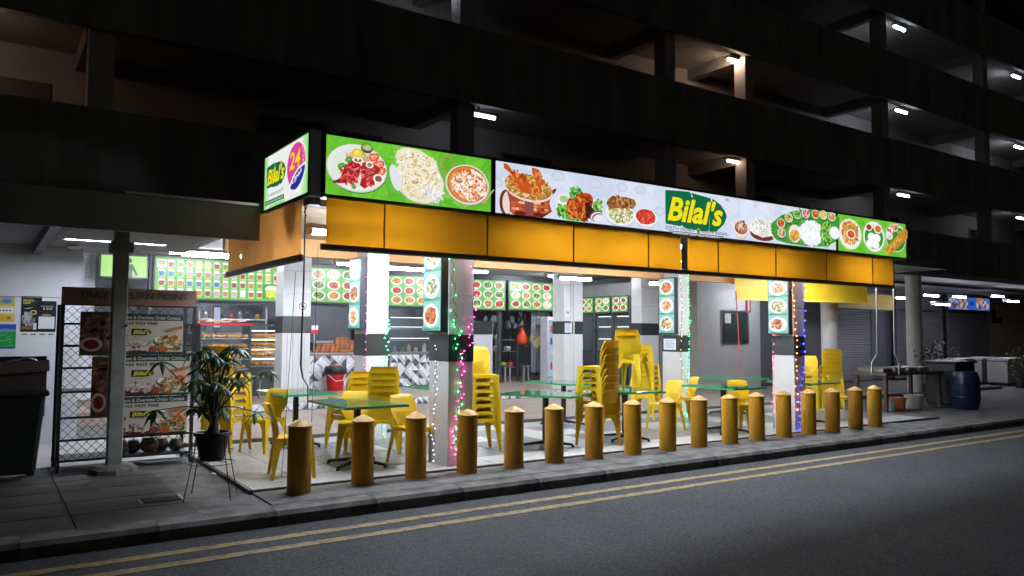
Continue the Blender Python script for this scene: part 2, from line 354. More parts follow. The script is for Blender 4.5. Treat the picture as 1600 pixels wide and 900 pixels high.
# seating platform: single tiles in pale mosaic and grey granite
pf = build('seating_platform', MB().box(-.46, 13.2, .19, 3.68, -.01, .024), M_GROUT, kind='structure')
T = .595; tp = MB().box(-T/2+.003, T/2-.003, -.284, .284, 0, .008).mesh('tile', M_TPALE); tg = tp.copy(); tg.materials.clear(); tg.materials.append(M_TGREY)
for i in range(22):
    for j in range(6):
        x = -.46+.3+i*.6; y = .19+.29+j*.578
        pale = j in (0, 5) or i in (0, 1, 8, 15) or (j == 3 and i % 3 == 0) or random.random() < .13
        inst('tile', tp if pale else tg, pf, (x, y, .024))
build('edge_strip', MB().box(-.49, -.463, .17, 3.68, -.01, .03), M_DKSTEEL, pf)
ps = build('passage_floor', MB().box(-.6, 24, 3.70, 7.55, -.01, .074), M_GROUT, kind='structure')
tb = MB().box(-.297, .297, -.297, .297, 0, .008).mesh('tile', M_TBROWN)
for i in range(30):
    for j in range(6): inst('tile', tb, ps, (-.28+i*.62, 4.02+j*.62, .074), scale=(1.035, 1.03, 1))
lf = build('covered_walkway', MB().box(-14, -.62, 3.0, 5.35, -.012, .004), mat('pale_walkway_screed', (.45, .42, .4), .5, var=.2, vscale=2), kind='structure')
inn = build('stall_floor', MB().box(-1.6, 14, 7.58, 14, -.01, .222), M_TINNER, kind='structure')
def geo_tile(s, seed):
    random.seed(seed); m = MB(); k = ['#d9dbdd', '#8d9297', '#4a4f55', '#c2c5c9', '#eceded']
    def tri(pts, c): m.col = C(c); m.add([(x*s-s/2, -.004, y*s-s/2) for x, y in pts], [tuple(range(len(pts)))])
    if seed == 1:
        tri([(0, 0), (.5, .5), (0, 1)], k[1]); tri([(0, 0), (1, 0), (.5, .5)], k[2]); tri([(1, 0), (1, 1), (.5, .5)], k[0]); tri([(0, 1), (.5, .5), (1, 1)], k[4])
    elif seed == 2:
        tri([(0, 0), (1, 0), (1, .35), (.35, 1), (0, 1)], k[0]); tri([(1, .35), (1, .7), (.7, 1), (.35, 1)], k[1]); tri([(1, .7), (1, 1), (.7, 1)], k[4])
    else:
        tri([(0, 0), (.3, 0), (1, .7), (1, 1), (.7, 1), (0, .3)], k[3]); tri([(.3, 0), (1, 0), (1, .7)], k[4]); tri([(0, .3), (.7, 1), (0, 1)], k[2])
    m.box(-s/2, s/2, 0, .006, -s/2, s/2); m.c[-6:] = [C('#999999')]*6
    return m.mesh('tile', P_PAPER)
GT = [geo_tile(.21, 1), geo_tile(.21, 2), geo_tile(.21, 3)]; GS = [geo_tile(.138, 1), geo_tile(.138, 2), geo_tile(.138, 3)]; random.seed(11)
def geo_front(parent, x0, x1, y, z0, z1, me, s):
    nx = int((x1-x0)/s); nz = max(1, int((z1-z0)/s+.01))
    for i in range(nx):
        for j in range(nz): inst('tile', random.choice(me), parent, (x0+s*(i+.5), y, z0+s*(j+.5)), (0, random.choice((0, math.pi/2, math.pi, -math.pi/2)), 0), (.985, 1, .985))
geo_front(inn, -.5, 11.9, 7.572, .083, .222, GS, .14)
# ================================================================== APARTMENT BLOCK
blk = thing('apartment_block', 'dark multi-storey apartment block with open corridors rising behind the restaurant', 'building', (10, 9, 0))
FY = 5.2
for k in range(4):
    zt = 5.04+2.8*k
    build('parapet', MB().box(-22, 75, FY, FY+.14, zt-(1.55 if k else 1.75), zt), M_BLOCK, blk)
    build('floor_slab', MB().box(-22, 75, FY+.14, 14, zt-1.34, zt-1.2), M_BLOCKIN, blk)
    build('corridor_wall', MB().box(-22, 75, 7.4, 7.6, zt-1.2, zt+1.46), M_BLOCKIN, blk)
    for x in (-8.5, -1.62, 4.95, 10.75, 13.75, 20.3, 27, 34, 41):
        build('column', MB().box(x, x+.36, FY+.145, FY+.5, zt-1.2, zt+1.46), M_BLOCKIN, blk)
    for x in (-1.7, 4.85, 10.7, 13.7, 20.3, 27, 34): build('beam', MB().box(x+.06, x+.3, FY+.5, 7.4, zt+1.16, zt+1.46), M_BLOCKIN, blk)
    for x in (-4.8, 1.5, 7.3, 16.2, 23.2, 30):
        w = build('window', MB().box(x, x+1.5, 7.34, 7.39, zt-.25, zt+.95), M_GREYMET, blk)
        for q in range(9): build('louvre', MB().box(x+.06, x+1.44, 7.325, 7.336, zt-.2+q*.125, zt-.1+q*.125), mat('dark_louvre_glass', (.03, .035, .04), .12), w)
    for x in (-2.9, 3.3, 9.4, 11.9, 18.5, 25.4): build('door', MB().box(x, x+.9, 7.35, 7.39, zt-1.2, zt+.85), mat('dark_door_paint', (.08, .07, .06), .5), blk)
build('floor_slab', MB().box(-22, 75, FY+.14, 14, 14.9, 15.05), M_BLOCKIN, blk)
build('ground_ceiling', MB().box(-1.5, 75, 3.72, 14, 3.36, 3.5), M_CEIL, blk)
build('ground_ceiling', MB().box(-22, -1.502, 5.3, 14, 3.36, 3.5), M_CEIL, blk)
build('ground_wall', MB().box(-22, -1.6, 5.3, 5.45, 0, 3.36), M_WALL, blk)
build('ground_wall', MB().box(-1.75, -1.6, 5.452, 14, 0, 3.36), M_WALL, blk)
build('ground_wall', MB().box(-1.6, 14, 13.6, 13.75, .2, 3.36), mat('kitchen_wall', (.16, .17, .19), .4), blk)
build('wall_joint', MB().box(-6, -1.62, 5.29, 5.298, 2.13, 2.142), M_GREYMET, blk)
# stair and lift core with pale walls right of the stalls
build('core_wall', MB().box(14.35, 17.0, 7.5, 7.65, .08, 3.36), mat('core_grey_paint', (.56, .56, .57), .6, var=.15, vscale=1), blk)
build('core_wall', MB().box(14.2, 14.348, 7.5, 13.6, .08, 3.36), mat('core_cream_paint', (.55, .52, .47), .6, var=.1), blk)
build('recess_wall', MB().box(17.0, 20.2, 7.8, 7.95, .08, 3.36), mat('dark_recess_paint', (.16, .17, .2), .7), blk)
def corridor_lamp(px, py, y, label, warm=0, strength=9, L=.62):
    p = PY(px, py, y); t = thing('corridor_lamp', label, 'lamp', p, 'tube lamps of the upper corridors')
    build('casing', MB().box(p.x-L/2-.05, p.x+L/2+.05, p.y-.06, p.y+.06, p.z+.045, p.z+.1), M_GREYMET, t)
    build('tube', MB().tube([(p.x-L/2, p.y, p.z+.01), (p.x+L/2, p.y, p.z+.01)], .033, 10), emat('corridor_tube_%d_%d' % (warm, strength), '#ffd9b8' if warm else '#e4edff', strength), t)
    build('rod', MB().box(p.x-.015, p.x+.015, p.y-.015, p.y+.015, p.z+.1, p.z+.22), M_GREYMET, t)
    return t
corridor_lamp(748, 181, 5.6, 'white corridor lamp alone above the green food sign', 0, 18, .8)
corridor_lamp(1149, 254, 5.6, 'warm corridor lamp just above the white sign, lower of two', 1, 16)
corridor_lamp(1150, 97, 5.6, 'warm corridor lamp at upper right over the lit alcove', 1, 110)
for fl, z, st in ((0, 6.22, 30), (1, 9.0, 70), (2, 11.8, 70)):
    for cx, wh in ((21.9, 'left'), (30.3, 'right')):
        q = PROJ(cx, 5.6, z); corridor_lamp(q[0], q[1], 5.6, 'white corridor lamp at upper right, %s column, %s row' % (wh, ('lowest', 'middle', 'top')[fl]), 0, st)
corridor_lamp(712, -22, 5.6, 'white corridor lamp at the top edge over the louvred window', 0, 45)
corridor_lamp(-48, 26, 5.6, 'warm corridor lamp at the upper left edge', 1, 22)
# ================================================================== LEFT WALKWAY CANOPY
cp = thing('walkway_canopy', 'grey flat walkway canopy with ribbed underside left of the restaurant', 'canopy', (-5, 3, 2.72))
build('fascia', MB().box(-14, -.16, 1.2, 1.26, 2.72, 3.12), mat('canopy_grey', (.18, .21, .2), .55, var=.25, vscale=1.3), cp)
build('roof_sheet', MB().box(-14, -.16, 1.262, 5.28, 3.02, 3.08), M_GREYMET, cp)
for i in range(26): build('rib', MB().box(-14, -.18, 1.3+i*.153, 1.38+i*.153, 2.9, 3.018), mat('pale_soffit', (.45, .46, .48), .5), cp)
build('cross_beam', MB().box(-2.25, -2.15, 1.27, 5.25, 2.76, 2.898), M_BLACK, cp)
build('edge_trim', MB().beam((-1.6, 1.19, 3.14), (-.18, 1.19, 3.14), .02, .03), M_STEEL, cp)
po = thing('canopy_post', 'tall square grey steel post holding up the walkway canopy', 'post', (-1.48, 2.25, 0))
build('shaft', MB().box(-1.56, -1.40, 2.17, 2.33, .05, 2.899), mat('grey_green_post_paint', (.3, .33, .31), .5, col2=(.16, .17, .16), vscale=3, bump=.2), po, bevel=.012)
build('base', MB().lathe([(.27, 0), (.26, .05), (.2, .09), (.12, .1)], (-1.48, 2.25, 0), 8), M_CONC, po)
build('collar', MB().box(-1.60, -1.36, 2.13, 2.37, 2.58, 2.7), M_GREYMET, po); build('bolt', MB().ball((-1.41, 2.165, 1.72), .02), M_DKSTEEL, po)
# ================================================================== RESTAURANT EXTENSION: roof, columns
ex = thing('restaurant_canopy', 'flat roof of the restaurant seating area carrying the lit signs', 'canopy', (5, 1.5, 3.06))
build('roof', MB().box(-.02, 10.95, -.22, 3.7, 3.1, 3.3), M_GREYMET, ex)
build('soffit', MB().box(0, 10.9, -.2, 3.6, 3.06, 3.098), mat('peach_soffit', (.62, .47, .33), .6, var=.1), ex)
build('back_beam', MB().box(0, 14.5, 3.4, 3.55, 2.79, 3.058), mat('peach_beam', '#d9a56c', .6, var=.1), ex)
build('roof', MB().box(10.96, 14.8, .75, 3.7, 3.12, 3.3), M_GREYMET, ex)
build('front_beam', MB().box(0, 10.9, -.1, .05, 2.98, 3.058), M_GREYMET, ex)
build('corner_post', MB().box(-.139, -.02, -.40, -.23, 3.03, 3.71), mat('corner_grey', (.6, .63, .61), .5), ex)
build('bracket', MB().box(-.1, .02, -.3, -.12, 2.96, 3.03), M_GREYMET, ex)
def column(x0, x1, y0, y1, label, zt=3.06, b0=1.30, b1=1.63, z0=.03):
    t = thing('tiled_column', label, 'column', ((x0+x1)/2, (y0+y1)/2, z0), 'tiled columns of the restaurant')
    build('lower_cladding', MB().box(x0, x1, y0, y1, z0, b0), M_COLT, t, bevel=.006)
    build('band', MB().box(x0-.004, x1+.004, y0-.004, y1+.004, b0+.001, b1), M_COLB, t)
    n = 3; h = (zt-b1)/n
    for i in range(n): build('upper_cladding', MB().box(x0, x1, y0, y1, b1+i*h+.003, b1+(i+1)*h), M_COLT, t, bevel=.005)
    return t
column(1.9, 2.25, .31, .80, 'white tiled column with black band, nearest the kerb behind the bollards')
column(2.0, 2.36, 3.0, 3.46, 'white tiled column with black band, behind the stacked chairs at left')
column(8.72, 9.02, 3.0, 3.46, 'white tiled column with paper notice on its band, wrapped in green lights')
column(8.68, 8.98, .31, .76, 'white tiled column at right with red, orange and blue lights')
cc = column(2.2, 2.78, 7.62, 8.1, 'wide fluted white column with a no smoking sign left of the stalls', 3.36, 1.63, 1.97, .222)
cm = column(9.5, 10.12, 7.72, 8.2, 'wide white column in the middle of the stalls with a small notice', 3.36, 1.64, 1.97, .222)
column(12.1, 12.75, 7.6, 8.0, 'white and black column at the end of the right hand stall', 3.36, 1.62, 1.95, .222)
for x in (2.3, 2.42, 2.54, 2.66): build('flute', MB().box(x, x+.035, 7.6, 7.619, .23, 1.62), M_COLT, cc)
for x in (9.72, 9.8): build('flute', MB().box(x, x+.03, 7.7, 7.719, .23, 3.3), M_COLT, cm)
def disc_sign(parent, x, y, z, r):
    p = Print(2*r+.04, 2*r+.06, '#e8e8ea'); c = r+.02; p.ell(c, c+.02, r, r, '#6a2430'); p.ell(c, c+.02, r*.78, r*.78, '#e8e8ea'); p.rect(c-r*.5, c, c+r*.5, c+.03, '#222222')
    p.poly([(c-r*.6, c+r*.75), (c-r*.5, c+r*.85), (c+r*.65, c-r*.4), (c+r*.55, c-r*.5)], '#6a2430'); p.build('no_smoking_sign', (x, y, z), XN, ZN, P_PAPER, parent)
disc_sign(cc, 2.5, 7.605, 2.06, .085); disc_sign(cm, 9.53, 7.705, 2.1, .06)
n_ = Print(.2, .24, '#d9dde2')
for i in range(6): n_.rect(.03, .2-i*.03, .17, .21-i*.03, '#7a8088')
n_.build('notice', (9.52, 7.71, 1.68), XN, ZN, P_PAPER, cm)
# round columns further along the road
for px, y, lab in ((1296, 3.4, 'round cream column behind the chairs at the right end'), (1428, 3.4, 'round cream column beside the stall table in the dark')):
    p = PY(px, 500, y); t = thing('round_column', lab, 'column', (p.x, y, 0), 'round columns at the right')
    build('shaft', MB().lathe([(.2, 0), (.2, 3.3)], (p.x, y, .0), 28), mat('cream_column_paint', (.55, .54, .5), .5, var=.1), t, smooth='auto'); build('skirting', MB().lathe([(.215, 0), (.215, .12), (.2, .13)], (p.x, y, 0), 28), M_GREYMET, t, smooth='auto')
# ------------------------------------------------------------------ tube lamps
def tube_lamp(x, y, z, L, label, m=None, along='x'):
    t = thing('fluorescent_lamp', label, 'lamp', (x, y, z), 'fluorescent lamps under the ceilings')
    h = L/2
    build('casing', MB().box(x-h-.04, x+h+.04, y-.08, y+.08, z+.03, z+.09), mat('white_lamp_casing', (.6, .62, .65), .4), t, bevel=.01)
    for dy in (-.045, .045): build('tube', MB().tube([(x-h, y+dy, z), (x+h, y+dy, z)], .017, 10), m or M_TUBE, t)
    for s in (-1, 1): build('socket', MB().box(x+s*(h+.005)-.015, x+s*(h+.005)+.015, y-.07, y+.07, z-.025, z+.0295), mat('white_lamp_casing', (.6, .62, .65), .4), t)
    return t
for i, x in enumerate((.7, 3.0, 4.4, 5.8, 7.2, 9.8)):
    tube_lamp(x, .22, 2.965 if i else 2.74, 1.2, 'fluorescent lamp behind the orange valance, %s from the corner' % ORD[i], M_TUBEF)
for i, x in enumerate((1.5, 4.3, 7.0)): tube_lamp(x, 1.9, 2.97, 1.2, 'added unseen fluorescent lamp under the middle of the canopy, %s from the corner' % ORD[i], M_TUBEIN)  # lamps out of view, added to brighten the seating area and nearest column
tube_lamp(11.9, 1.75, 2.98, 1.2, 'fluorescent lamp under the roof in front of the yellow blind')
for (px, py, y, L, lab) in ((636, 421, 5.6, 1.1, 'lit tube over the passage, seen between the two left columns'), (897, 436, 5.6, .9, 'lit tube over the passage, in front of the middle column'),
                            (1030, 444, 5.6, .8, 'lit tube over the passage, left of the hanging photo panel'), (325, 398, 6.2, 1.3, 'lit tube left of the orange side blind, above the drinks menu'),
                            (183, 376, 4.2, 1.3, 'lit tube behind the grey post under the walkway canopy')):
    p = PY(px, py, y); tube_lamp(p.x, y, p.z, L, lab)
p = PY(1175, 440, 7); tube_lamp(p.x, 6.2, 3.2, 1.0, 'lit tube over the passage near the notice board wall', M_TUBEIN)
for i, (x, y) in enumerate(((1.2, 9.4), (4.6, 9.4), (7.6, 9.4), (10.8, 9.4))): tube_lamp(x, y, 3.26, 1.2, 'tube lamp on the ceiling before the stalls, %s from the left' % ORD[i], M_TUBEIN)
for i, (x, y) in enumerate(((1.8, 12.4), (5.0, 12.4), (7.0, 12.4))): tube_lamp(x, y, 3.1, 1.0, 'tube lamp deep inside the stalls, %s from the left' % ORD[i], M_TUBEIN)
for i, (px, py, lab) in enumerate(((1410, 466, 'leftmost lit tube over the dark shops at right'), (1452, 462, 'second lit tube over the dark shops at right'), (1470, 476, 'small lit tube deeper under the dark ceiling at right'), (1496, 464, 'lit tube in front of the blue shop sign'), (1556, 463, 'lit tube beside the cream wall at far right'), (1580, 471, 'rightmost lit tube at far right'))):
    p = PY(px, py, 5.0); tube_lamp(p.x, 5.0, p.z, .95, lab, emat('far_tube_light', '#f4f0ff', 60))
# unlit grey ducts and pipes under the passage ceiling
for i, (x0, x1, y, z) in enumerate(((1.3, 2.6, 4.3, 2.98), (3.0, 4.4, 4.6, 3.03), (5.0, 6.3, 4.8, 3.05), (7.2, 8.6, 4.7, 3.04))):
    t = thing('ceiling_duct', 'grey metal duct under the passage ceiling, %s from the corner' % ORD[i], 'duct', ((x0+x1)/2, y, z), 'ducts under the passage ceiling')
    build('duct', MB().tube([(x0, y, z), (x1, y, z)], .07, 12), M_GREYMET, t, smooth='auto')
    for x in (x0+.2, x1-.2): build('hanger', MB().box(x-.01, x+.01, y-.01, y+.01, z+.07, 3.36), M_GREYMET, t)
# ================================================================== LIT SIGNS
SY, ZT, ZB = -.4136, 3.6756, 3.0591
def sign(name, label, x0, x1, bgc, draw):
    t = thing(name, label, 'sign', ((x0+x1)/2, SY+.08, ZB))
    build('box', MB().box(x0-.02, x1+.02, SY+.004, SY+.17, ZB-.03, ZT+.03), M_DKSTEEL, t)
    fr = MB(); e = .022
    fr.box(x0-.02, x1+.02, SY-.012, SY+.003, ZB-.03, ZB); fr.box(x0-.02, x1+.02, SY-.012, SY+.003, ZT, ZT+.03); fr.box(x0-.02, x0-.001, SY-.012, SY+.003, ZB+.0005, ZT-.0005); fr.box(x1+.001, x1+.02, SY-.012, SY+.003, ZB+.0005, ZT-.0005)
    build('frame', fr, M_DKSTEEL, t)
    p = Print(x1-x0, ZT-ZB, bgc); p.x0 = x0; draw(p); p.build('printed_face', (x0, SY+.0025, ZB), XN, ZN, P_SIGN, t); return t
def at(p, px, py):
    q = PY(px, py, SY); return q.x-p.x0, q.z-ZB
def bb(p, x0, y0, x1, y1):
    cx, cy = (x0+x1)/2, (y0+y1)/2; a = at(p, x0, cy); b = at(p, x1, cy); c = at(p, cx, y0); d = at(p, cx, y1)
    m = at(p, cx, cy); return m[0], m[1], (b[0]-a[0])/2, (c[1]-d[1])/2
FRY = ['#c8561e', '#a83d12', '#e07f34', '#d96a26', '#8d2e0e', '#e8954a']; TAND = ['#c92f35', '#a81d25', '#e05a58', '#8c1a1c', '#d84a4a', '#e8857a']
RICE = ['#d9a24a', '#c77f2a', '#e8c888', '#a8601c', '#f0dca8', '#8d7a2a']; NAAN = ['#f3ead0', '#ecdcb4', '#e3cc94', '#f8f2e2', '#eee0c0', '#d2b06a', '#fbf7ec', '#f6efdc']
WHITE = ['#ffffff', '#eef0f4', '#dfe3ea', '#f6f6f8']; GRN = ['#3f8f2e', '#67b53c', '#2c6f24', '#8fcf5a']; TOM = ['#e0452a', '#c9301c', '#f07848', '#f2a07a']
def greenbg(p, w):
    p.specks(70, w/2, .31, w/2, .31, ['#69c032', '#72c838', '#60b82c', '#7acc3e'], .06, .16, 2.5, .1, 10)
    for i in range(60):
        x = random.uniform(0, w); y = random.uniform(.02, .6); L = random.uniform(.1, .4); p.poly([(x, y), (x+L, y+L*.22), (x+L, y+L*.22+.005), (x, y+.005)], random.choice(['#6cc438', '#4fa824', '#74ca40']))
def s1(p):
    greenbg(p, p.w)
    x, y, a, b = bb(p, 510, 226, 605, 301); p.ell(x+.006, y-.012, a, b, '#4a8a22', 30); p.ell(x, y, a, b, '#cfd3cc', 30); p.ell(x, y+.006, a*.97, b*.96, '#e6e9e6', 30); p.ell(x-.02, y, a*.78, b*.8, '#dfe6da', 28)
    for q in ((540, 233, 575, 255), (560, 238, 595, 268)): x, y, a, b = bb(p, *q); p.specks(60, x, y, a, b, ['#e8c4b0', '#f2ded0', '#d9987a', '#e0b090', '#c9704a', '#8fae5a'], .006, .016, 1.5)
    for q in ((575, 240, 592, 253), (580, 252, 600, 264), (584, 262, 602, 275)):
        x, y, a, b = bb(p, *q); p.ell(x, y, a, b, '#d94a2a', 14, .4); p.ell(x, y, a*.75, b*.75, '#f0936a', 12, .4); p.specks(7, x, y, a*.6, b*.6, ['#f8c8a0', '#e8633a'], .006, .011)
    x, y, a, b = bb(p, 548, 233, 566, 247); p.ell(x, y, a, b, '#e8c81e', 14); p.ell(x, y, a*.7, b*.7, '#f5e264', 12)
    x, y, a, b = bb(p, 562, 225, 581, 240); p.ell(x, y, a, b, '#4d4a30', 18); p.ell(x, y+.008, a*.84, b*.7, '#9fb86a', 16); p.ell(x+.01, y+.008, a*.5, b*.4, '#b8cc88', 12)
    for pts in (((520, 286), (530, 278), (536, 262), (545, 252), (556, 250), (562, 260), (560, 274), (551, 284), (538, 287), (527, 287)), ((561, 262), (566, 255), (580, 256), (592, 264), (588, 276), (577, 288), (568, 296), (560, 290), (563, 276))):
        P = [at(p, *q) for q in pts]; p.poly(P, '#b3232b'); cx = sum(q[0] for q in P)/len(P); cy = sum(q[1] for q in P)/len(P); rx = (max(q[0] for q in P)-min(q[0] for q in P))*.36; ry = (max(q[1] for q in P)-min(q[1] for q in P))*.38
        p.specks(45, cx+.01, cy, rx, ry, TAND, .008, .022, 2.5)
        for i in range(5): p.poly([(cx-rx*.6, cy-ry*.5+i*ry*.25), (cx+rx*.6, cy+ry*.1+i*ry*.2), (cx+rx*.6, cy+ry*.1+i*ry*.2+.006), (cx-rx*.6, cy-ry*.5+i*ry*.25+.006)], '#7c141a')
    p.poly([at(p, 517, 284), at(p, 528, 280), at(p, 530, 285), at(p, 519, 287)], '#4a3f3a')
    for q in ((548, 247, 566, 256), (569, 254, 581, 264), (580, 273, 597, 288)):
        x, y, a, b = bb(p, *q); p.ell(x, y, a, b, '#f4f0ee', 16); p.ell(x, y, a*.66, b*.66, '#a8505a', 14); p.specks(5, x, y, a*.5, b*.5, ['#3f7a2e', '#f0ece6'], .006, .012)
    for q in ((536, 246, 548, 255), (524, 256, 537, 264), (546, 287, 553, 297)): x, y, a, b = bb(p, *q); p.ell(x, y, a, b, '#4f9a34', 10, .5); p.ell(x, y, a*.6, b*.3, '#86c05a', 8, .5)
    for q, n in (((615, 236, 682, 275), 70), ((614, 250, 690, 317), 190)):
        x, y, a, b = bb(p, *q); p.ell(x+.006, y-.01, a*1.03, b*1.03, '#c9ccc4', 26, -.2, .04); p.ell(x, y, a, b, '#efe6cf', 24, -.25, .05); p.specks(n, x, y, a*.9, b*.9, NAAN, .006, .026, 1.6); p.specks(n//5, x, y, a*.85, b*.85, ['#8a6a22', '#6f7a2a', '#a8702a'], .003, .009, 1)
    x, y, a, b = bb(p, 606, 258, 622, 300); p.ell(x, y, a, b, '#dfe6ea', 14, .3)
    x, y, a, b = bb(p, 655, 290, 690, 317); p.specks(30, x, y, a, b, ['#e8eaee', '#d2d6dc', '#f8f8fa'], .008, .022, 1.5)
    x, y, a, b = bb(p, 686, 245, 705, 273); p.ell(x, y, a, b, '#b08a52', 20); p.ell(x, y, a*.78, b*.84, '#5cb52c', 18)
    x, y, a, b = bb(p, 692, 259, 760, 321); p.ell(x+.004, y-.012, a, b, '#9aa08a', 28); p.ell(x, y, a, b, '#e3dcd2', 28); p.ell(x, y+.004, a*.93, b*.92, '#c97a3a', 26); p.ell(x, y, a*.86, b*.85, '#e08a3e', 24)
    p.specks(60, x+.02, y, a*.75, b*.72, ['#f6ece0', '#fdf8f0', '#f0d8c0'], .014, .04, 1.5); p.specks(60, x, y, a*.75, b*.75, ['#d9702a', '#e8a060', '#c05a20', '#f2c8a0'], .008, .02, 1.5); p.specks(36, x, y, a*.78, b*.78, ['#5a3018', '#3f6a26', '#8a2f14'], .004, .009)
    p.poly([at(p, 748, 318), at(p, 766, 297), at(p, 768, 299), at(p, 751, 320)], '#c9a87a')
sign('lit_sign', 'backlit green sign with tandoori plate, naan and curry bowl at the front corner', .024, 2.03, '#6ac234', s1)
def s2(p):
    w = p.w
    p.specks(60, w/2, .31, w/2, .3, ['#d3dcee', '#cdd8ec', '#d8e0f0', '#dbe2f1'], .1, .3, 2, .1, 12)
    for (a, b) in ((775, 285), (872, 275), (930, 287), (972, 293), (1000, 297), (1030, 330)):
        x, y = at(p, a, b); p.ell(x, y, .1, .06, '#bcc6d8', 14); p.ell(x, y, .088, .05, '#d2dbec', 14); p.rect(x-.06, y-.07, x-.055, y+.07, '#bcc6d8')
    x, y, a, b = bb(p, 780, 296, 800, 337); p.ell(x, y, a, b, '#7a2f22', 18); p.ell(x+.02, y, a*.75, b*.85, '#e8d8d2', 16)
    P = [(792, 300), (796, 316), (796, 330), (804, 337), (830, 341), (848, 340), (862, 331), (858, 318), (861, 300)]; p.poly([at(p, *q) for q in P], '#a84a30')
    p.poly([at(p, *q) for q in [(861, 298), (868, 294), (869, 298), (862, 306)]], '#7a2f22')
    for i in range(10):
        for j in range(4):
            q = at(p, 802+i*5.6, 316+j*5+i*.3); p.ell(q[0], q[1], .035, .018, random.choice(['#e8966a', '#c9643c', '#8a3420', '#f2b48a', '#b5502e']), 8)
    p.poly([at(p, *q) for q in [(797, 334), (810, 330), (850, 334), (860, 332), (846, 342), (808, 340)]], '#6f2416'); p.poly([at(p, *q) for q in [(818, 312), (832, 313), (833, 338), (820, 337)]], '#8a4a50')
    x, y, a, b = bb(p, 787, 272, 863, 313); p.ell(x, y-.02, a, b, '#e8d8cc', 26, -.08); p.ell(x, y, a*.97, b*.95, '#b06a34', 26, -.08); p.specks(240, x, y+.005, a*.93, b*.92, RICE, .008, .02, 2.4)
    for pts in (((785, 255), (792, 257), (800, 268), (812, 274), (824, 284), (832, 296), (828, 304), (812, 300), (803, 288), (797, 272), (786, 263)), ((829, 262), (837, 264), (842, 276), (850, 284), (846, 292), (836, 282), (830, 272)), ((822, 292), (832, 285), (842, 288), (845, 300), (836, 306), (824, 303))):
        P = [at(p, *q) for q in pts]; p.poly(P, '#c9581e'); cx = sum(q[0] for q in P)/len(P); cy = sum(q[1] for q in P)/len(P); rx = (max(q[0] for q in P)-min(q[0] for q in P))*.26; ry = (max(q[1] for q in P)-min(q[1] for q in P))*.28
        p.specks(26, cx, cy, rx, ry, FRY, .01, .028, 2)
    x, y, a, b = bb(p, 866, 302, 940, 350); p.ell(x, y-.01, a, b*.9, '#c3c9d6', 28); p.ell(x, y, a*.98, b*.88, '#eef1f6', 28)
    for q in ((886, 293, 908, 314), (868, 318, 890, 340), (925, 312, 939, 338), (880, 336, 915, 348)): x, y, a, b = bb(p, *q); p.specks(30, x, y, a, b, GRN, .015, .035, 1)
    x, y, a, b = bb(p, 869, 304, 887, 319); p.ell(x, y, a, b, '#e6ece2', 16); p.ell(x, y, a*.75, b*.7, '#a9c78a', 14)
    for q in ((882, 310, 902, 343), (894, 302, 924, 332), (898, 320, 918, 346)): x, y, a, b = bb(p, *q); p.ell(x, y, a, b, '#b5481e', 14, .5, .08); p.specks(36, x, y, a*.85, b*.85, FRY+['#7a2410'], .012, .034, 2.2)
    p.poly([at(p, *q) for q in [(910, 318), (916, 316), (930, 338), (924, 345), (912, 340)]], '#3a2420')
    for i in range(4): x, y, a, b = bb(p, 917+i*2, 330+i*2, 938, 346); p.ell(x, y, a, b, ('#8a3a70', '#f0e8f0')[i % 2], 14, .3)
    x, y, a, b = bb(p, 942, 318, 989, 354); p.ell(x, y-.02, a, b, '#c9cfda', 24); p.ell(x, y, a*.98, b*.93, '#f2f3f6', 24); p.specks(90, x, y+.01, a*.85, b*.75, ['#c9c86a', '#e8e4b0', '#9aa84a', '#f0ecd0', '#6f8f3a', '#b8a850'], .01, .024, 1.8)
    P = [(943, 318), (946, 312), (960, 308), (975, 309), (987, 313), (990, 320), (985, 327), (965, 326), (948, 327)]; p.poly([at(p, *q) for q in P], '#9a6238'); x, y, a, b = bb(p, 945, 309, 988, 326); p.specks(50, x, y, a*.85, b*.7, ['#b57a48', '#8a5228', '#c9935c', '#774420'], .01, .03, 3)
    x, y, a, b = bb(p, 987, 326, 1022, 360); p.ell(x, y-.03, a*.85, b*.9, '#cfd5de', 22); p.ell(x, y+.02, a, b*.82, '#f4f5f8', 24); p.ell(x, y+.03, a*.88, b*.7, '#c9302c', 22); p.specks(60, x, y+.03, a*.78, b*.62, ['#e0443a', '#b5221f', '#ee6a58', '#d8382e', '#c94a2a'], .012, .03, 1.4)
    q0 = at(p, 1035, 350); q1 = at(p, 1131, 355); q2 = at(p, 1035, 297.5); wq = q1[0]-q0[0]; h = q2[1]-q0[1]
    logo(p, q0[0], q0[1], wq, h)
    p.text('88', q1[0]-.03, q2[1]-.03, .07, .04, '#5a6a70')
    a = at(p, 1035, 358.5); b = at(p, 1082, 362); c = at(p, 1131, 366); d = at(p, 1093, 362); hh = .05
    p.text('SOUTH INDIAN', a[0], a[1], b[0]-a[0]-.03, hh, '#30363c', 0, .005); p.text('NORTH INDIAN', d[0]-.02, a[1], c[0]-d[0]+.02, hh, '#30363c', 0, .005)
    x = (b[0]+d[0])/2-.015; p.ell(x, a[1]+.02, .035, .045, '#c9b02a', 12); p.ell(x, a[1]+.02, .02, .028, '#2f6a3a', 10)
    a = at(p, 1040, 365); c = at(p, 1126, 371); p.rect(a[0], a[1]-.012, c[0], a[1]+.04, '#1d2428'); p.text('BANANA LEAF RESTAURANT', a[0]+.08, a[1]-.002, c[0]-a[0]-.16, .03, '#dfe6ea', 0, .006)
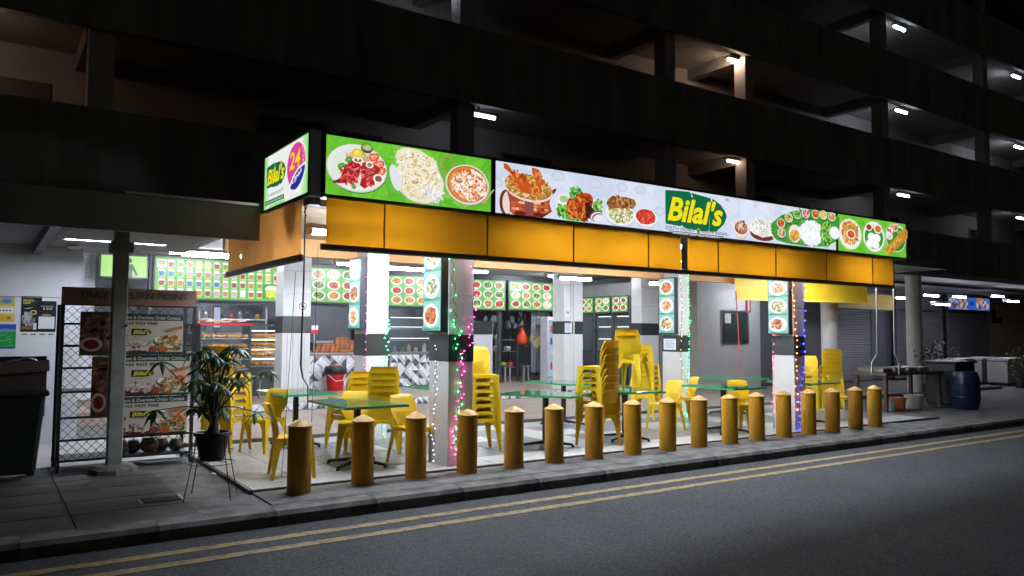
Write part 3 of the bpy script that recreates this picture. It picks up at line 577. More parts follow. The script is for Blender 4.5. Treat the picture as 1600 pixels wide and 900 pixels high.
    x, y, a, b = bb(p, 1141, 344, 1165, 376); p.ell(x, y-.03, a*.8, b*.85, '#d9cfc6', 20); p.ell(x, y+.02, a, b*.8, '#efe8e0', 20); p.ell(x, y+.03, a*.85, b*.62, '#8d5a44', 18); p.specks(30, x, y+.04, a*.75, b*.6, ['#6a3424', '#c99a7a', '#a8654a', '#e8d8c8', '#d98a5a'], .014, .03, 1.5)
    x, y, a, b = bb(p, 1167, 350, 1207, 378); p.ell(x, y-.02, a, b*.8, '#6f2f28', 22); p.ell(x, y+.035, a*1.02, b*.75, '#f0eef0', 22); p.specks(80, x, y+.06, a*.95, b*.85, WHITE+['#e8d8d0'], .02, .05, 2); p.specks(26, x, y+.1, a*.9, b*.7, ['#a8988a', '#8a6a5a', '#c9a88a'], .006, .014, 2); p.poly([at(p, *q) for q in [(1172, 366), (1186, 372), (1203, 369), (1192, 377), (1178, 375)]], '#7a352a')
    P = [(1200, 366), (1199, 350), (1215, 337), (1235, 330), (1262, 328), (1290, 334), (1306, 340), (1306, 360), (1300, 378), (1285, 386), (1255, 386), (1225, 381), (1208, 376)]; p.poly([at(p, *q) for q in P], '#3f9a34'); x, y, a, b = bb(p, 1202, 332, 1300, 384); p.specks(60, x, y, a*.8, b*.8, ['#4aa83c', '#388f2e', '#57b548', '#2f7f28'], .02, .06, 3)
    for (a0, b0, kk) in ((1214, 350, FRY), (1226, 341, RICE), (1239, 336, GRN), (1252, 335, ['#c94a5a', '#e8a8b0', '#f0e0e0', '#9a3040']), (1267, 336, FRY), (1279, 337, ['#e8d84a', '#c9c030', '#f4ec9a']), (1292, 340, RICE), (1213, 365, ['#c9a87a', '#a8784a', '#5f7f3a', '#e8d8b8'])):
        x, y = at(p, a0, b0); p.ell(x, y-.025, .09, .07, '#2f5a24', 16); p.ell(x, y, .1, .075, '#e8e6dc', 16); p.ell(x, y+.004, .085, .06, kk[0], 14); p.specks(16, x, y+.004, .07, .05, kk, .012, .026, 1.2)
    x, y, a, b = bb(p, 1224, 352, 1243, 380); p.ell(x, y, a, b, '#efe9da', 18, .2); p.ell(x-.01, y-.03, a*.8, b*.62, '#d9a03a', 16, .2); p.specks(12, x-.01, y-.03, a*.6, b*.45, ['#e8b85a', '#c98a2a'], .02, .04)
    x, y, a, b = bb(p, 1241, 346, 1278, 385); p.specks(260, x, y, a*.98, b*.92, WHITE, .016, .04, 2.2)
    x, y, a, b = bb(p, 1273, 347, 1290, 386); p.specks(120, x, y, a, b, GRN+['#a8d86a'], .014, .035, 1.6)
    x, y, a, b = bb(p, 1287, 355, 1303, 375); p.ell(x, y, a, b, '#e8edf2', 18); p.ell(x, y, a*.8, b*.8, '#f8fafc', 16)
sign('lit_sign', 'long white backlit sign with the restaurant name and food pictures', 2.09, 8.84, '#d4ddef', s2)
def s3(p):
    greenbg(p, p.w)
    x, y, a, b = bb(p, 1309, 342, 1345, 390); p.ell(x, y, a, b, '#dcded6', 24); p.ell(x, y, a*.95, b*.95, '#f0f1ea', 24); p.ell(x-.02, y+.05, a*.7, b*.66, '#d9953e', 18, 0, .1); p.specks(110, x, y+.02, a*.72, b*.72, ['#e0a850', '#c97f2a', '#ecc88a', '#b56a20'], .014, .035, 2); p.ell(x+.02, y, a*.4, b*.32, '#f4efe6', 16); p.ell(x+.02, y, a*.3, b*.24, '#c94a22', 14); p.ell(x+.03, y+.01, a*.14, b*.1, '#e8763a', 10)
    x, y, a, b = bb(p, 1347, 346, 1381, 394); p.ell(x, y, a, b, '#dcded6', 24); p.ell(x, y, a*.95, b*.95, '#f2f3ee', 24); p.ell(x, y-.01, a*.86, b*.78, '#3f9a2e', 20)
    for (a0, b0, r, c_) in ((1356, 355, .09, '#b5332a'), (1363, 353, .06, '#e8e0c8'), (1370, 358, .11, '#d9782e')): X, Y = at(p, a0, b0); p.ell(X, Y, r*1.15, r*.75, '#f0eee8', 14); p.ell(X, Y, r*.9, r*.55, c_, 12)
    for (a0, b0) in ((1360, 370), (1368, 372), (1358, 380), (1366, 382)): X, Y = at(p, a0, b0); p.ell(X, Y-.01, .12, .075, '#d8dbd8', 16); p.ell(X, Y, .115, .07, '#fbfcfa', 16)
    x, y, a, b = bb(p, 1382, 350, 1414, 394); p.ell(x, y, a, b, '#dcded6', 24); p.ell(x, y, a*.94, b*.94, '#3f8f2c', 22)
    for (a0, b0, c_) in ((1388, 361, FRY), (1396, 356, TOM), (1404, 360, GRN), (1387, 369, ['#e8e4d8', '#cfc8b0'])): X, Y = at(p, a0, b0); p.ell(X, Y, .11, .07, '#efece2', 14); p.specks(14, X, Y, .08, .05, c_, .014, .03)
    P = [at(p, *q) for q in [(1380, 389), (1410, 357), (1415, 361), (1415, 372), (1388, 398), (1384, 397)]]; p.poly(P, '#c98a2c'); x, y, a, b = bb(p, 1388, 366, 1411, 390)
    for i in range(26): t = random.random(); X, Y = at(p, 1384+t*28, 393-t*31+random.uniform(-3, 5)); p.ell(X, Y, .07, .014, random.choice(['#e0ac50', '#d9983a', '#b5741e', '#ecc47a']), 8, .9)
sign('lit_sign', 'small green backlit sign with three dishes at the far right end', 8.885, 10.99, '#6ac234', s3)
t = thing('corner_sign', 'backlit white corner sign with the restaurant name and a pink 24 hours disc', 'sign', (-.08, .33, ZB))
SX = -.145; y0, y1 = -.40, 1.085
build('box', MB().box(SX+.004, -.0, y0+.18, y1+.02, ZB-.03, ZT+.03), M_DKSTEEL, t)
fr = MB(); fr.box(SX-.012, SX+.003, y0-.015, y1+.02, ZB-.03, ZB); fr.box(SX-.012, SX+.003, y0-.015, y1+.02, ZT, ZT+.03); fr.box(SX-.012, SX+.003, y0-.015, y0-.001, ZB+.0005, ZT-.0005); fr.box(SX-.012, SX+.003, y1+.001, y1+.02, ZB+.0005, ZT-.0005); build('frame', fr, M_DKSTEEL, t)
p = Print(y1-y0, ZT-ZB, '#e9efe9'); w, h = y1-y0, ZT-ZB
for i in range(12): p.rect(w*(.985-.014*i), 0, w*(1-.014*i), h, (lin(.48+.035*i), lin(.86+.007*i), lin(.38+.043*i)))
for i in range(8): p.rect(0, h*.018*(7-i), w*.5, h*.018*(8-i), (lin(.90-.05*i), lin(.94-.012*i), lin(.9-.065*i)))
for i in range(8): p.rect(w*.015*(7-i), 0, w*.015*(8-i), h, (lin(.90-.05*i), lin(.94-.012*i), lin(.9-.065*i)))
logo(p, w*.06, h*.40, w*.46, h*.40, .0)
p.ell(w*.745, h*.56, w*.205, h*.40, '#f0d8ea', 30); p.ell(w*.745, h*.56, w*.195, h*.385, '#e0409f', 30)
p.text('24', w*.60, h*.5, w*.24, h*.33, '#a83a20', .1, .03); p.text('24', w*.605, h*.51, w*.23, h*.31, '#f7d81e', .1, .02)
for i, ch in enumerate('HOURS'): p.text(ch, w*.885-(.012*w if i in (0, 4) else 0), h*(.78-.075*i), w*.035, h*.055, '#f7d81e', 0, .01)
pts = [(.63, .20), (.70, .36), (.80, .46), (.93, .50), (.94, .44), (.90, .30), (.84, .20), (.76, .14), (.69, .15)]; p.poly([(w*a, h*(b+.0)) for a, b in [(.60, .22), (.69, .40), (.80, .50), (.945, .54), (.95, .44), (.91, .28), (.84, .17), (.75, .11), (.67, .13)]], '#f4f0f6'); p.poly([(w*a, h*b) for a, b in pts], '#2b2f9a')
p.text('Open', w*.67, h*.21, w*.2, h*.13, '#f4f4fa', .2, .015, .32)
p.text('INDIAN FOOD', w*.15, h*.215, w*.28, h*.055, '#2a3038', 0, .004); p.ell(w*.12, h*.24, w*.01, h*.035, '#7f8f70', 8, .4); p.ell(w*.46, h*.26, w*.01, h*.035, '#7f8f70', 8, -.4)
p.rect(w*.03, h*.075, w*.5, h*.155, '#0f5a3c'); p.text('BANANA LEAF RESTAURANT', w*.05, h*.095, w*.43, h*.04, '#d9efe0', 0, .006)
p.build('printed_face', (SX+.0025, y1, ZB), (0, -1, 0), ZN, P_SIGN, t)
# ================================================================== ORANGE BLINDS
va = thing('orange_valance', 'long orange tarpaulin valance hanging under the front signs', 'awning', (5, -.33, 2.5))
seams = [PY(q, 400, -.35).x for q in (509, 599, 760, 895, 1012)]+[PY(1064, 400, -.35).x]; seams2 = [PY(1072, 400, -.35).x]+[PY(q, 420, -.35).x for q in (1121, 1211, 1290, 1362, 1395)]
for S in (seams, seams2):
    for a, b in zip(S, S[1:]):
        m = MB(); n = 10; vs = []
        for i in range(n+1):
            x = a-.004+(b-a+.008)*i/n
            for j in range(6):
                z = 2.555+.485*j/5; vs.append((x, -.35+.006*math.sin(i*1.3+a)*math.sin(j*.9)-.008*math.sin(math.pi*i/n), z))
        m.add(vs, [(i*6+j, (i+1)*6+j, (i+1)*6+j+1, i*6+j+1) for i in range(n) for j in range(5)])
        build('panel', m, M_ORANGE, va, smooth=True)
        build('seam', MB().box(b-.006, b+.006, -.375, -.365, 2.555, 3.04), mat('orange_seam', '#8a4f10', .6), va)
build('bottom_rail', MB().tube([(seams[0]-.05, -.345, 2.525), (seams2[-1], -.345, 2.525)], .034, 10), mat('taupe_rail', (.19, .15, .13), .5), va)
build('strut', MB().box(seams[-1]+.005, seams2[0]-.005, -.38, -.36, 2.56, 3.02), mat('white_strut', (.7, .7, .72), .4), va)
vs_ = thing('orange_side_blind', 'orange tarpaulin blind hanging under the corner sign on the left side', 'awning', (-.12, 1.3, 2.4))
ys = [-.14, .35, .95, 1.55, 2.15, 2.75]
for a, b in zip(ys, ys[1:]):
    m = MB(); vs = []
    for i in range(9):
        for j in range(6): vs.append((-.12+.008*math.sin(i*1.1+a*3)*math.sin(j*.8+.5), a-.004+(b-a+.008)*i/8, 2.46+.58*j/5))
    m.add(vs, [(i*6+j, i*6+j+1, (i+1)*6+j+1, (i+1)*6+j) for i in range(8) for j in range(5)]); build('panel', m, mat('pale_orange_tarpaulin', '#d8944a', .55, trans=.3, var=.15, vscale=2), vs_, smooth=True)
build('bottom_rail', MB().box(-.15, -.09, -.16, 2.78, 2.38, 2.457), mat('taupe_rail', (.19, .15, .13), .5), vs_, bevel=.02)
tb_ = thing('yellow_blind', 'bright yellow roll-up blind hanging behind the right hand column', 'awning', (12.5, 2.9, 2.42))
A = Vector((10.66, 3.2, 0)); B_ = Vector((14.3, 2.35, 0)); m = MB(); vs = []
for i in range(19):
    q = A.lerp(B_, i/18)
    for j in range(6): vs.append((q.x, q.y+.012*math.sin(i*.9)*math.sin(j*.7), 2.44+.62*j/5))
m.add(vs, [(i*6+j, (i+1)*6+j, (i+1)*6+j+1, i*6+j+1) for i in range(18) for j in range(5)]); build('cloth', m, M_YBLIND, tb_, smooth=True)
build('bottom_hem', MB().beam(A+Vector((0, -.01, 2.43)), B_+Vector((0, -.01, 2.43)), .03, .05), mat('yellow_hem', '#e8c53a', .5), tb_); build('top_rail', MB().beam(A+Vector((0, 0, 3.08)), B_+Vector((0, 0, 3.08)), .04, .04), M_GREYMET, tb_)
d = thing('dim_yellow_blind', 'dull yellow blind rolled above the grey shutter at right', 'awning', (19.5, 6, 2.6)); q0 = PY(1303, 478, 6.2); q1 = PY(1395, 480, 6.2)
build('cloth', MB().box(q0.x, q1.x, 6.2, 6.22, 2.52, 3.0), mat('dull_yellow_tarpaulin', '#a08a20', .6, var=.15), d); build('hem', MB().tube([(q0.x, 6.2, 2.5), (q1.x, 6.2, 2.5)], .025), M_GREYMET, d)
# hanging rods, chain and rope
for px, lab in ((1369, 'thin steel rod with bent foot hanging at the right end, left one'), (1396, 'thin steel rod with bent foot hanging at the right end, right one')):
    a = PY(px, 448, .45); b = PY(px+2, 553, .45); c_ = PY(px-6 if px < 1380 else px+9, 566, .45); e = PY(px-7 if px < 1380 else px+9, 585, .45)
    t = thing('hanging_rod', lab, 'rod', (a.x, .45, e.z), 'hanging rods at the right end'); build('rod', MB().tube([a, b, c_, e], .018, 8), M_STEEL, t); build('hook', MB().tube([a, a+Vector((0, .05, .45))], .012, 6), M_STEEL, t)
t = thing('hanging_strap', 'black strap with a hook hanging from the corner bracket', 'strap', (.03, -.2, .9)); a = PX(477, 322, -.03)
pts = [PX(477, 322, -.05), PX(475, 430, -.05), PX(472, 510, -.05), PX(470, 570, -.05), PX(473, 590, -.05), PX(481, 603, -.05), PX(481, 640, -.05)]
build('strap', MB().tube(pts, [.007, .009, .009, .012, .009, .007, .007], 7), M_BLACK, t)
build('chain', MB().tube([pts[0]+Vector((0, 0, .03+.02*math.sin(0)))]+[pts[0]+Vector((.012*math.sin(i*1.6), .012*math.cos(i*1.6), -.02*i)) for i in range(7)], .006, 6), M_BLACK, t)
for i, (pxa, pya, pxb, pyb) in enumerate(((462, 425, 440, 745), (497, 385, 487, 660), (303, 450, 345, 560))):
    a = PX(pxa, pya, -.08+.2*i); b = PX(pxb, pyb, -.08+.2*i)
    build('thin_cord', MB().tube([a, a.lerp(b, .5)+Vector((.01, .02, 0)), b], .003, 5), M_BLACK, label='thin dark cord hanging near the corner, %s of three' % ORD[i], cat='cord', group='cords hanging from the side blind')
a = PY(1150, 455, 3.0); b = PY(1157, 640, 3.0); build('red_rope', MB().tube([a, a.lerp(b, .4)+Vector((.03, 0, 0)), b], .012, 6), mat('red_rope', '#c83a48', .6, emit=.05), label='thin red rope hanging from the yellow blind to the floor', cat='rope')
# ================================================================== VERTICAL PHOTO PANELS ON THE COLUMNS
def photo_panel(x, ya, yb, z0, z1, label, seed):
    random.seed(seed); t = thing('photo_panel', label, 'sign', (x-.05, (ya+yb)/2, z0), 'photo panels on the columns')
    build('box', MB().box(x-.1, x-.002, ya, yb, z0-.02, z1+.02), mat('panel_box_dark', (.03, .04, .055), .35), t, bevel=.006)
    w, h = yb-ya-.03, z1-z0; p = Print(w, h, '#8fd0c8')
    n = max(3, round(h/.36)); dh = h/n
    for i in range(n):
        y = h-dh*(i+.5); p.rect(0, y-dh*.5, w, y-dh*.38, random.choice(['#4fb59a', '#5fc0a8'])); p.ell(w/2, y, w*.47, dh*.42, '#f4f7f6', 22); kd = ['noodle', 'rice', 'green', 'curry', 'dosa'][(seed+i) % 5]; dish(p, w/2, y, w*(.4+.05*((seed+i) % 2)), dh*(.36+.05*((seed+i) % 2)), kd, '#eef2f0'); p.specks(30, w/2+w*.05*((i+seed) % 3-1), y, w*.3, dh*.26, (FRY+RICE, RICE+NAAN, NAAN+GRN)[(i+seed) % 3], .01, .024, 2); p.rect(w*.1, y-dh*.47, w*.5, y-dh*.44, '#2a5a6a')
    if h > 1.1: logo(p, w*.2, h-.09, w*.6, .07)
    p.build('printed_face', (x-.1012, yb-.015, z0), (0, -1, 0), ZN, P_MENU, t)
photo_panel(1.9, .33, .80, 1.68, 2.78, 'lit food photo panel on the column nearest the kerb', 1)
photo_panel(2.0, 3.02, 3.46, 1.72, 2.78, 'lit food photo panel on the left column behind the chairs', 2)
photo_panel(8.72, 3.02, 3.46, 1.68, 2.78, 'lit food photo panel left of the green string lights', 3)
photo_panel(8.68, .33, .76, 1.68, 2.62, 'pale lit food photo panel on the right hand column', 4)
pp = Print(.34, .22, '#dfe5ea')
for i in range(6): pp.rect(.03, .18-i*.028, random.uniform(.25, .31), .19-i*.028, '#8a949c')
tp_ = thing('paper_notice', 'white printed paper notice on the black band of a column', 'notice', (8.7, 3.3, 1.36)); pp.build('sheet', (8.712, 3.42, 1.34), (0, -1, 0), ZN, P_PAPER, tp_)
# ------------------------------------------------------------------ string lights
def string_light(pts, n, col, label, glow, jit=.015, r=.0055, seed=0):
    random.seed(seed); pts = [Vector(q) for q in pts]; t = thing('string_light', label, 'string lights', pts[-1], 'string lights on the columns')
    path = []
    for i in range(60):
        u = i/59*(len(pts)-1); k = min(int(u), len(pts)-2); path.append(pts[k].lerp(pts[k+1], u-k)+Vector((random.uniform(-jit, jit), random.uniform(-jit, 0)*.6, 0)))
    build('wire', MB().tube(path, .0035, 5), mat('dark_wire', (.02, .03, .02), .5), t)
    m = MB()
    for i in range(n):
        q = path[int(i*59/(n-1))]+Vector((random.uniform(-jit, jit)*1.6, -.012, 0)); m.ball(q, r*random.uniform(.7, 1.35), 8, 5)
    build('bulbs', m, emat('led_'+col.strip('#'), col, glow), t, kind='stuff')
FA, FB, FC_, FE = .29, 2.98, 2.98, .29
string_light([PY(706, 405, FA), PY(711, 500, FA), PY(716, 525, FA), PY(719, 560, FA), PY(717, 640, FA), PY(714, 700, FA)], 24, '#2dff86', 'green string lights down the front of the column nearest the kerb', 34, .03, seed=1)
string_light([PY(741, 405, FA), PY(737, 500, FA), PY(731, 535, FA), PY(722, 570, FA), PY(718, 620, FA), PY(712, 660, FA), PY(710, 690, FA), PY(713, 720, FA)], 42, '#ff3fb0', 'magenta string lights crossing the front of the column nearest the kerb', 32, .03, seed=2)
string_light([PY(574, 400, FB), PY(572, 480, FB), PY(570, 560, FB), PY(569, 600, FB)], 22, '#ff5fc0', 'pink string lights down the left edge of the left back column', 15, .012, seed=3)
string_light([PY(606, 400, FB), PY(604, 500, FB), PY(604, 545, FB), PY(600, 600, FB), PY(597, 690, FB)], 32, '#2dff96', 'green string lights down the right edge of the left back column', 26, .02, .0065, seed=4)
string_light([PX(681, 540, 1.88), PX(680, 620, 1.88), PX(676, 720, 1.88)], 26, '#dfe4ff', 'white string lights along the shaded edge of the nearest column', 15, .02, .0035, seed=5)
string_light([PY(1062, 432, FC_), PY(1066, 480, FC_), PY(1063, 530, FC_), PY(1066, 600, FC_), PY(1064, 640, FC_)], 22, '#ff9a5a', 'orange string lights on the column with the paper notice', 20, .015, seed=6)
string_light([PY(1075, 430, FC_), PY(1077, 500, FC_), PY(1075, 560, FC_), PY(1073, 640, FC_), PY(1071, 662, FC_)], 44, '#22f590', 'dense green string lights on the column with the paper notice', 22, .012, .0065, seed=7)
string_light([PX(1207, 470, 8.66), PX(1208, 540, 8.66), PX(1207, 600, 8.66), PX(1208, 672, 8.66)], 16, '#ff3440', 'red string lights down the left edge of the right hand column', 24, .02, .0075, seed=8)
string_light([PY(1238, 440, FE), PY(1240, 480, FE), PY(1243, 530, FE), PY(1243, 580, FE), PY(1246, 640, FE)], 22, '#ff8a2a', 'orange string lights down the front of the right hand column', 24, .016, .008, seed=9)
string_light([PY(1257, 445, FE), PY(1256, 520, FE), PY(1255, 580, FE), PY(1249, 630, FE), PY(1248, 680, FE)], 22, '#3438ff', 'blue string lights down the right edge of the right hand column', 28, .018, .0075, seed=10)
random.seed(21)
# ================================================================== BOLLARDS
def bollard_proto():
    t = thing('bollard', 'x', 'bollard', (0, 0, 0), 'yellow bollards along the kerb')
    build('post', MB().lathe([(.124, -.01), (.124, .01), (.121, .05), (.121, .66), (.119, .675)], (0, 0, 0), 28), M_YPOST, t, smooth='auto')
    build('cap', MB().lathe([(.121, .676), (.128, .68), (.127, .69), (.07, .728), (.02, .752), (.004, .755)], (0, 0, 0), 28), M_YCAP, t, smooth='auto')
    build('foot', MB().lathe([(.155, -.01), (.15, .006), (.124, .012)], (0, 0, 0), 20), M_CONC, t)
    return t
BP = bollard_proto()
for i in range(17):
    o = BP if i == 0 else copy_tree(BP); o.location = (i*.6629+random.uniform(-.015, .015)-(.05 if i == 0 else 0), random.uniform(-.02, .02)-(.07 if i == 0 else 0), 0); o.rotation_euler = (random.uniform(-.008, .008), random.uniform(-.012, .012), random.random()*6)
    o['label'] = 'yellow bollard with cone top, %s from the left along the kerb' % ORD[i] if i < 16 else 'yellow bollard with cone top, last at the right end of the row'
# ================================================================== YELLOW CHAIRS
def chair_proto():
    t = thing('plastic_chair', 'x', 'chair', (0, 0, 0), 'yellow plastic chairs')
    # seat: dished slab with a skirt
    m = MB(); n = 8; vs = []
    def sx(u): return .205-.02*max(0, u)
    for layer in (0, 1):
        for i in range(n+1):
            for j in range(n+1):
                u = i/n*2-1; v = j/n*2-1; hw = .21 if v < 0 else .21-.03*v
                x = u*hw; y = v*.205; z = .445-.012*(1-u*u)*(1-v*v)+(-.012 if v < -.9 else 0); vs.append((x, y, z-(.014 if layer else 0)))
    q = (n+1)*(n+1); fs = []
    for i in range(n):
        for j in range(n):
            a = i*(n+1)+j; fs.append((a, a+n+1, a+n+2, a+1)); fs.append((q+a, q+a+1, q+a+n+2, q+a+n+1))
    m.add(vs, fs)
    ring = [(-.21, -.205), (.21, -.205), (.182, .205), (-.182, .205)]
    for k in range(4):
        a = Vector(ring[k]); b = Vector(ring[(k+1) % 4]); N = 8
        top = []; bot = []
        for i in range(N+1):
            p = a.lerp(b, i/N); arch = math.sin(math.pi*i/N)**.6; top.append((p.x, p.y, .447)); bot.append((p.x*1.015, p.y*1.015, .365+.035*arch**.5))
        m.add(top+bot, [(i, N+1+i, N+2+i, i+1) for i in range(N)])
    build('seat', m, M_CHAIR, t, smooth='auto')
    for sx_, sy in ((-1, -1), (1, -1), (1, 1), (-1, 1)):
        m = MB(); xt = .208 if sy < 0 else .182; yt = sy*.203; xb = .238; yb = sy*(.23 if sy < 0 else .252)
        for zt_, w_ in ((.43, .12),):
            T0 = Vector((sx_*xt, yt, zt_)); B0 = Vector((sx_*xb, yb, 0)); vs = []
            for (q, w_, k_) in ((T0, .125, 1), (T0.lerp(B0, .3), .062, 1), (B0, .036, 1)):
                vs += [q, q+Vector((-sx_*w_, 0, 0)), q+Vector((-sx_*w_, -sy*.012, 0)), q+Vector((-sx_*.012, -sy*.012, 0)), q+Vector((-sx_*.012, -sy*w_, 0)), q+Vector((0, -sy*w_, 0))]
            m.add(vs, [(r*6+i, r*6+(i+1) % 6, r*6+6+(i+1) % 6, r*6+6+i) for r in range(2) for i in range(6)]+[(12, 13, 14, 15, 16, 17)])
        build('leg', m, M_CHAIR, t, smooth=False)
    m = MB(); rows = [(.40, .12, 0), (.455, .125, .0), (.50, .145, .006), (.56, .185, .02), (.62, .207, .036), (.70, .207, .058), (.77, .19, .08), (.808, .175, .093), (.822, .168, .106), (.826, .163, .128)]; N = 8; vs = []
    for layer in (0, 1):
        for z, hw, dy in rows:
            for i in range(N+1):
                u = i/N*2-1; vs.append((u*hw, .185+dy-.03*u*u*(1 if z > .46 else .3)+(.013 if layer else 0), z))
    q = len(rows)*(N+1); fs = []
    for r in range(len(rows)-1):
        for i in range(N):
            a = r*(N+1)+i; fs.append((a, a+1, a+N+2, a+N+1)); fs.append((q+a, q+a+N+1, q+a+N+2, q+a+1))
        for a, s in ((r*(N+1), 1), (r*(N+1)+N, -1)):
            fs.append((a, a+N+1, q+a+N+1, q+a) if s > 0 else (a, q+a, q+a+N+1, a+N+1))
    a = (len(rows)-1)*(N+1)
    for i in range(N): fs.append((a+i, a+i+1, q+a+i+1, q+a+i))
    m.add(vs, fs); bk = build('backrest', m, M_CHAIR, t, smooth='auto')
    m = MB()
    for i in range(7):
        x = -.105+i*.035; m.add([], []); m.beam((x*.8, .182, .45), (x, .196, .62), .006, .008); m.beam((x*.8, .205, .45), (x, .238, .62), .006, .006)
    build('ribs', m, M_CHAIR, bk, kind='stuff')
    return t
CP = chair_proto(); CP_USED = [0]
def chair(x, y, z, a, label):
    o = CP if not CP_USED[0] else copy_tree(CP); CP_USED[0] += 1
    o.location = (x, y, z); o.rotation_euler = (0, 0, math.radians(a)); o['label'] = label
def stack(x, y, n, a, where, z=.032, d=.1):
    for k in range(n):
        w = 'bottom' if k == 0 else 'top' if k == n-1 else ('%s up' % ORD[k])
        ar = math.radians(a); chair(x-math.sin(ar)*.0*k+random.uniform(-.004, .004), y+random.uniform(-.004, .004), z+k*d, a+random.uniform(-1.2, 1.2), 'plastic chair, %s in the stack %s' % (w, where))
chair(.14, .75, .032, 78, 'single yellow plastic chair behind the first bollard at the left corner')
stack(.0, 3.05, 7, 130, 'behind the potted plant')
chair(.42, 2.75, .032, -60, 'yellow plastic chair right of the potted plant by the far table')
stack(1.5, 2.42, 4, -165, 'beyond the near green table', d=.085)
stack(1.78, 1.85, 5, 150, 'left of the nearest column', d=.085)
chair(1.72, .86, .032, 12, 'yellow plastic chair squeezed between the third bollard and the nearest column')
stack(2.98, 1.3, 7, -15, 'right of the nearest column')
stack(4.68, .78, 8, -166, 'between two front tables', d=.1)
stack(7.85, 3.05, 7, 120, 'before the column with the paper notice', d=.1)
chair(8.05, 2.3, .032, -115, 'yellow plastic chair before the column wrapped in green lights')
chair(8.05, .85, .032, -20, 'yellow plastic chair left of the right hand column')
stack(12.75, 2.3, 6, 130, 'beside the round column', d=.1)
stack(12.1, 2.45, 5, -60, 'near the right end', d=.085)
chair(10.95, .85, .032, 30, 'yellow plastic chair behind the last bollards')
chair(1.3, 1.72, .032, -25, 'yellow plastic chair between the near green table and the stacks')
chair(6.85, 1.55, .032, -90, 'yellow plastic chair at the table left of the right column')
# ================================================================== GREEN TABLES
def table(x, y, a, label, w=.8, d=1.15, z=.8, cl=.024+.008):
    t = thing('green_table', label, 'table', (x, y, cl), 'green topped tables', rz=0)
    ca, sa = math.cos(math.radians(a)), math.sin(math.radians(a))
    def R(px, py): return (x+px*ca-py*sa, y+px*sa+py*ca)
    c4 = [R(-w/2, -d/2), R(w/2, -d/2), R(w/2, d/2), R(-w/2, d/2)]
    tp = build('table_top', MB().prism(c4, z-.012, z), M_GREEN, t, bevel=.003)
    c5 = [R(-w/2-.004, -d/2-.004), R(w/2+.004, -d/2-.004), R(w/2+.004, d/2+.004), R(-w/2-.004, d/2+.004)]
    build('edge', MB().prism(c5, z-.03, z-.013), M_GREENE, tp)
    build('pedestal', MB().box(x-.032, x+.032, y-.032, y+.032, cl+.07, z-.03), M_BLACK, t); build('top_plate', MB().box(x-.16, x+.16, y-.16, y+.16, z-.045, z-.031), M_BLACK, t)
    for k in range(4):
        b = math.radians(a+35+90*k); ex, ey = x+.4*math.cos(b), y+.4*math.sin(b)
        f = build('foot_arm', MB().beam((x, y, cl+.085), (ex, ey, cl+.035), .06, .05, .035, .028), M_BLACK, t); build('glide', MB().lathe([(.022, 0), (.022, .03)], (ex, ey, cl), 10), M_BLACK, f)
    return t
table(1.02, 1.0, 0, 'green glass table in front, behind the first three bollards', .8, 1.2)
table(.95, 3.05, 2, 'green glass table farther back at the left', .78, 1.15)
table(3.88, .98, 28, 'green glass table in front, right of the nearest column', .8, 1.1)
table(5.75, 2.95, 4, 'green glass table farther back in the middle', .82, 1.15)
table(5.42, 1.0, -15, 'green glass table with two chairs stacked on its top', .8, 1.1)
table(9.75, 2.6, -6, 'green glass table farther back near the notice board', .95, 1.2)
table(7.42, .78, 0, 'green glass table in front, left of the right hand column', .8, 1.1)
table(9.75, .9, 0, 'green glass table right of the right hand column', .8, 1.0)
table(3.3, 3.0, 0, 'green glass table half hidden behind the nearest column', .8, 1.0)
for k in range(2): chair(5.62, 1.05, .802+k*.1, 118, ('lower', 'upper')[k]+' of two yellow plastic chairs stacked on a green table top')
# ================================================================== LEFT: BIN, RACK, POSTERS, PLANT
b = thing('wheelie_bin', 'dark green wheelie bin full to the lid at the left edge', 'bin', (-2.55, 2.35, 0))
m = MB(); m.add([(-2.83, 2.1, .08), (-2.27, 2.1, .08), (-2.27, 2.62, .08), (-2.83, 2.62, .08), (-2.9, 2.0, .96), (-2.2, 2.0, .96), (-2.2, 2.68, .96), (-2.9, 2.68, .96)], [(0, 3, 2, 1), (4, 5, 6, 7), (0, 1, 5, 4), (1, 2, 6, 5), (2, 3, 7, 6), (3, 0, 4, 7)]); build('body', m, M_BIN, b, bevel=.04)
build('rim', MB().box(-2.93, -2.17, 1.98, 2.7, .93, .99), M_BIN, b, bevel=.02); build('lid', MB().beam((-2.93, 2.72, 1.0), (-2.17, 2.72, 1.0), .05, .7), M_BIN, b)
for x in (-2.8, -2.3): build('wheel', MB().tube([(x-.04, 2.55, .1), (x+.04, 2.55, .1)], .1, 16), M_BLACK, b)
build('handle', MB().tube([(-2.8, 2.74, .95), (-2.8, 2.8, .95), (-2.3, 2.8, .95), (-2.3, 2.74, .95)], .016, 8), M_BIN, b)
bx_ = thing('cardboard_box', 'open dark box of rubbish bags on top of the wheelie bin', 'box', (-2.5, 2.3, .99)); build('box', MB().box(-2.72, -2.2, 2.1, 2.55, .992, 1.2), mat('dark_cardboard', (.05, .045, .042), .8), bx_)
for q in ((-2.74, 2.1, -2.2, 2.09, 1.2, 1.27), ): build('flap', MB().beam((-2.74, 2.06, 1.23), (-2.18, 2.06, 1.27), .012, .12), mat('pale_cardboard', (.12, .09, .07), .8), bx_)
m = MB()
for i in range(4): m.ball((-2.6+i*.11, 2.3+.05*(i % 2), 1.22+.03*(i % 3)), .11, 10, 7, .7)
build('rubbish_bag', m, M_BAG, bx_)
rk = thing('tray_rack', 'black mesh tray return trolley with header board and food banners', 'rack', (-1.3, 2.75, 0))
RX0, RX1, RY0, RY1 = -2.04, -.58, 2.5, 3.05
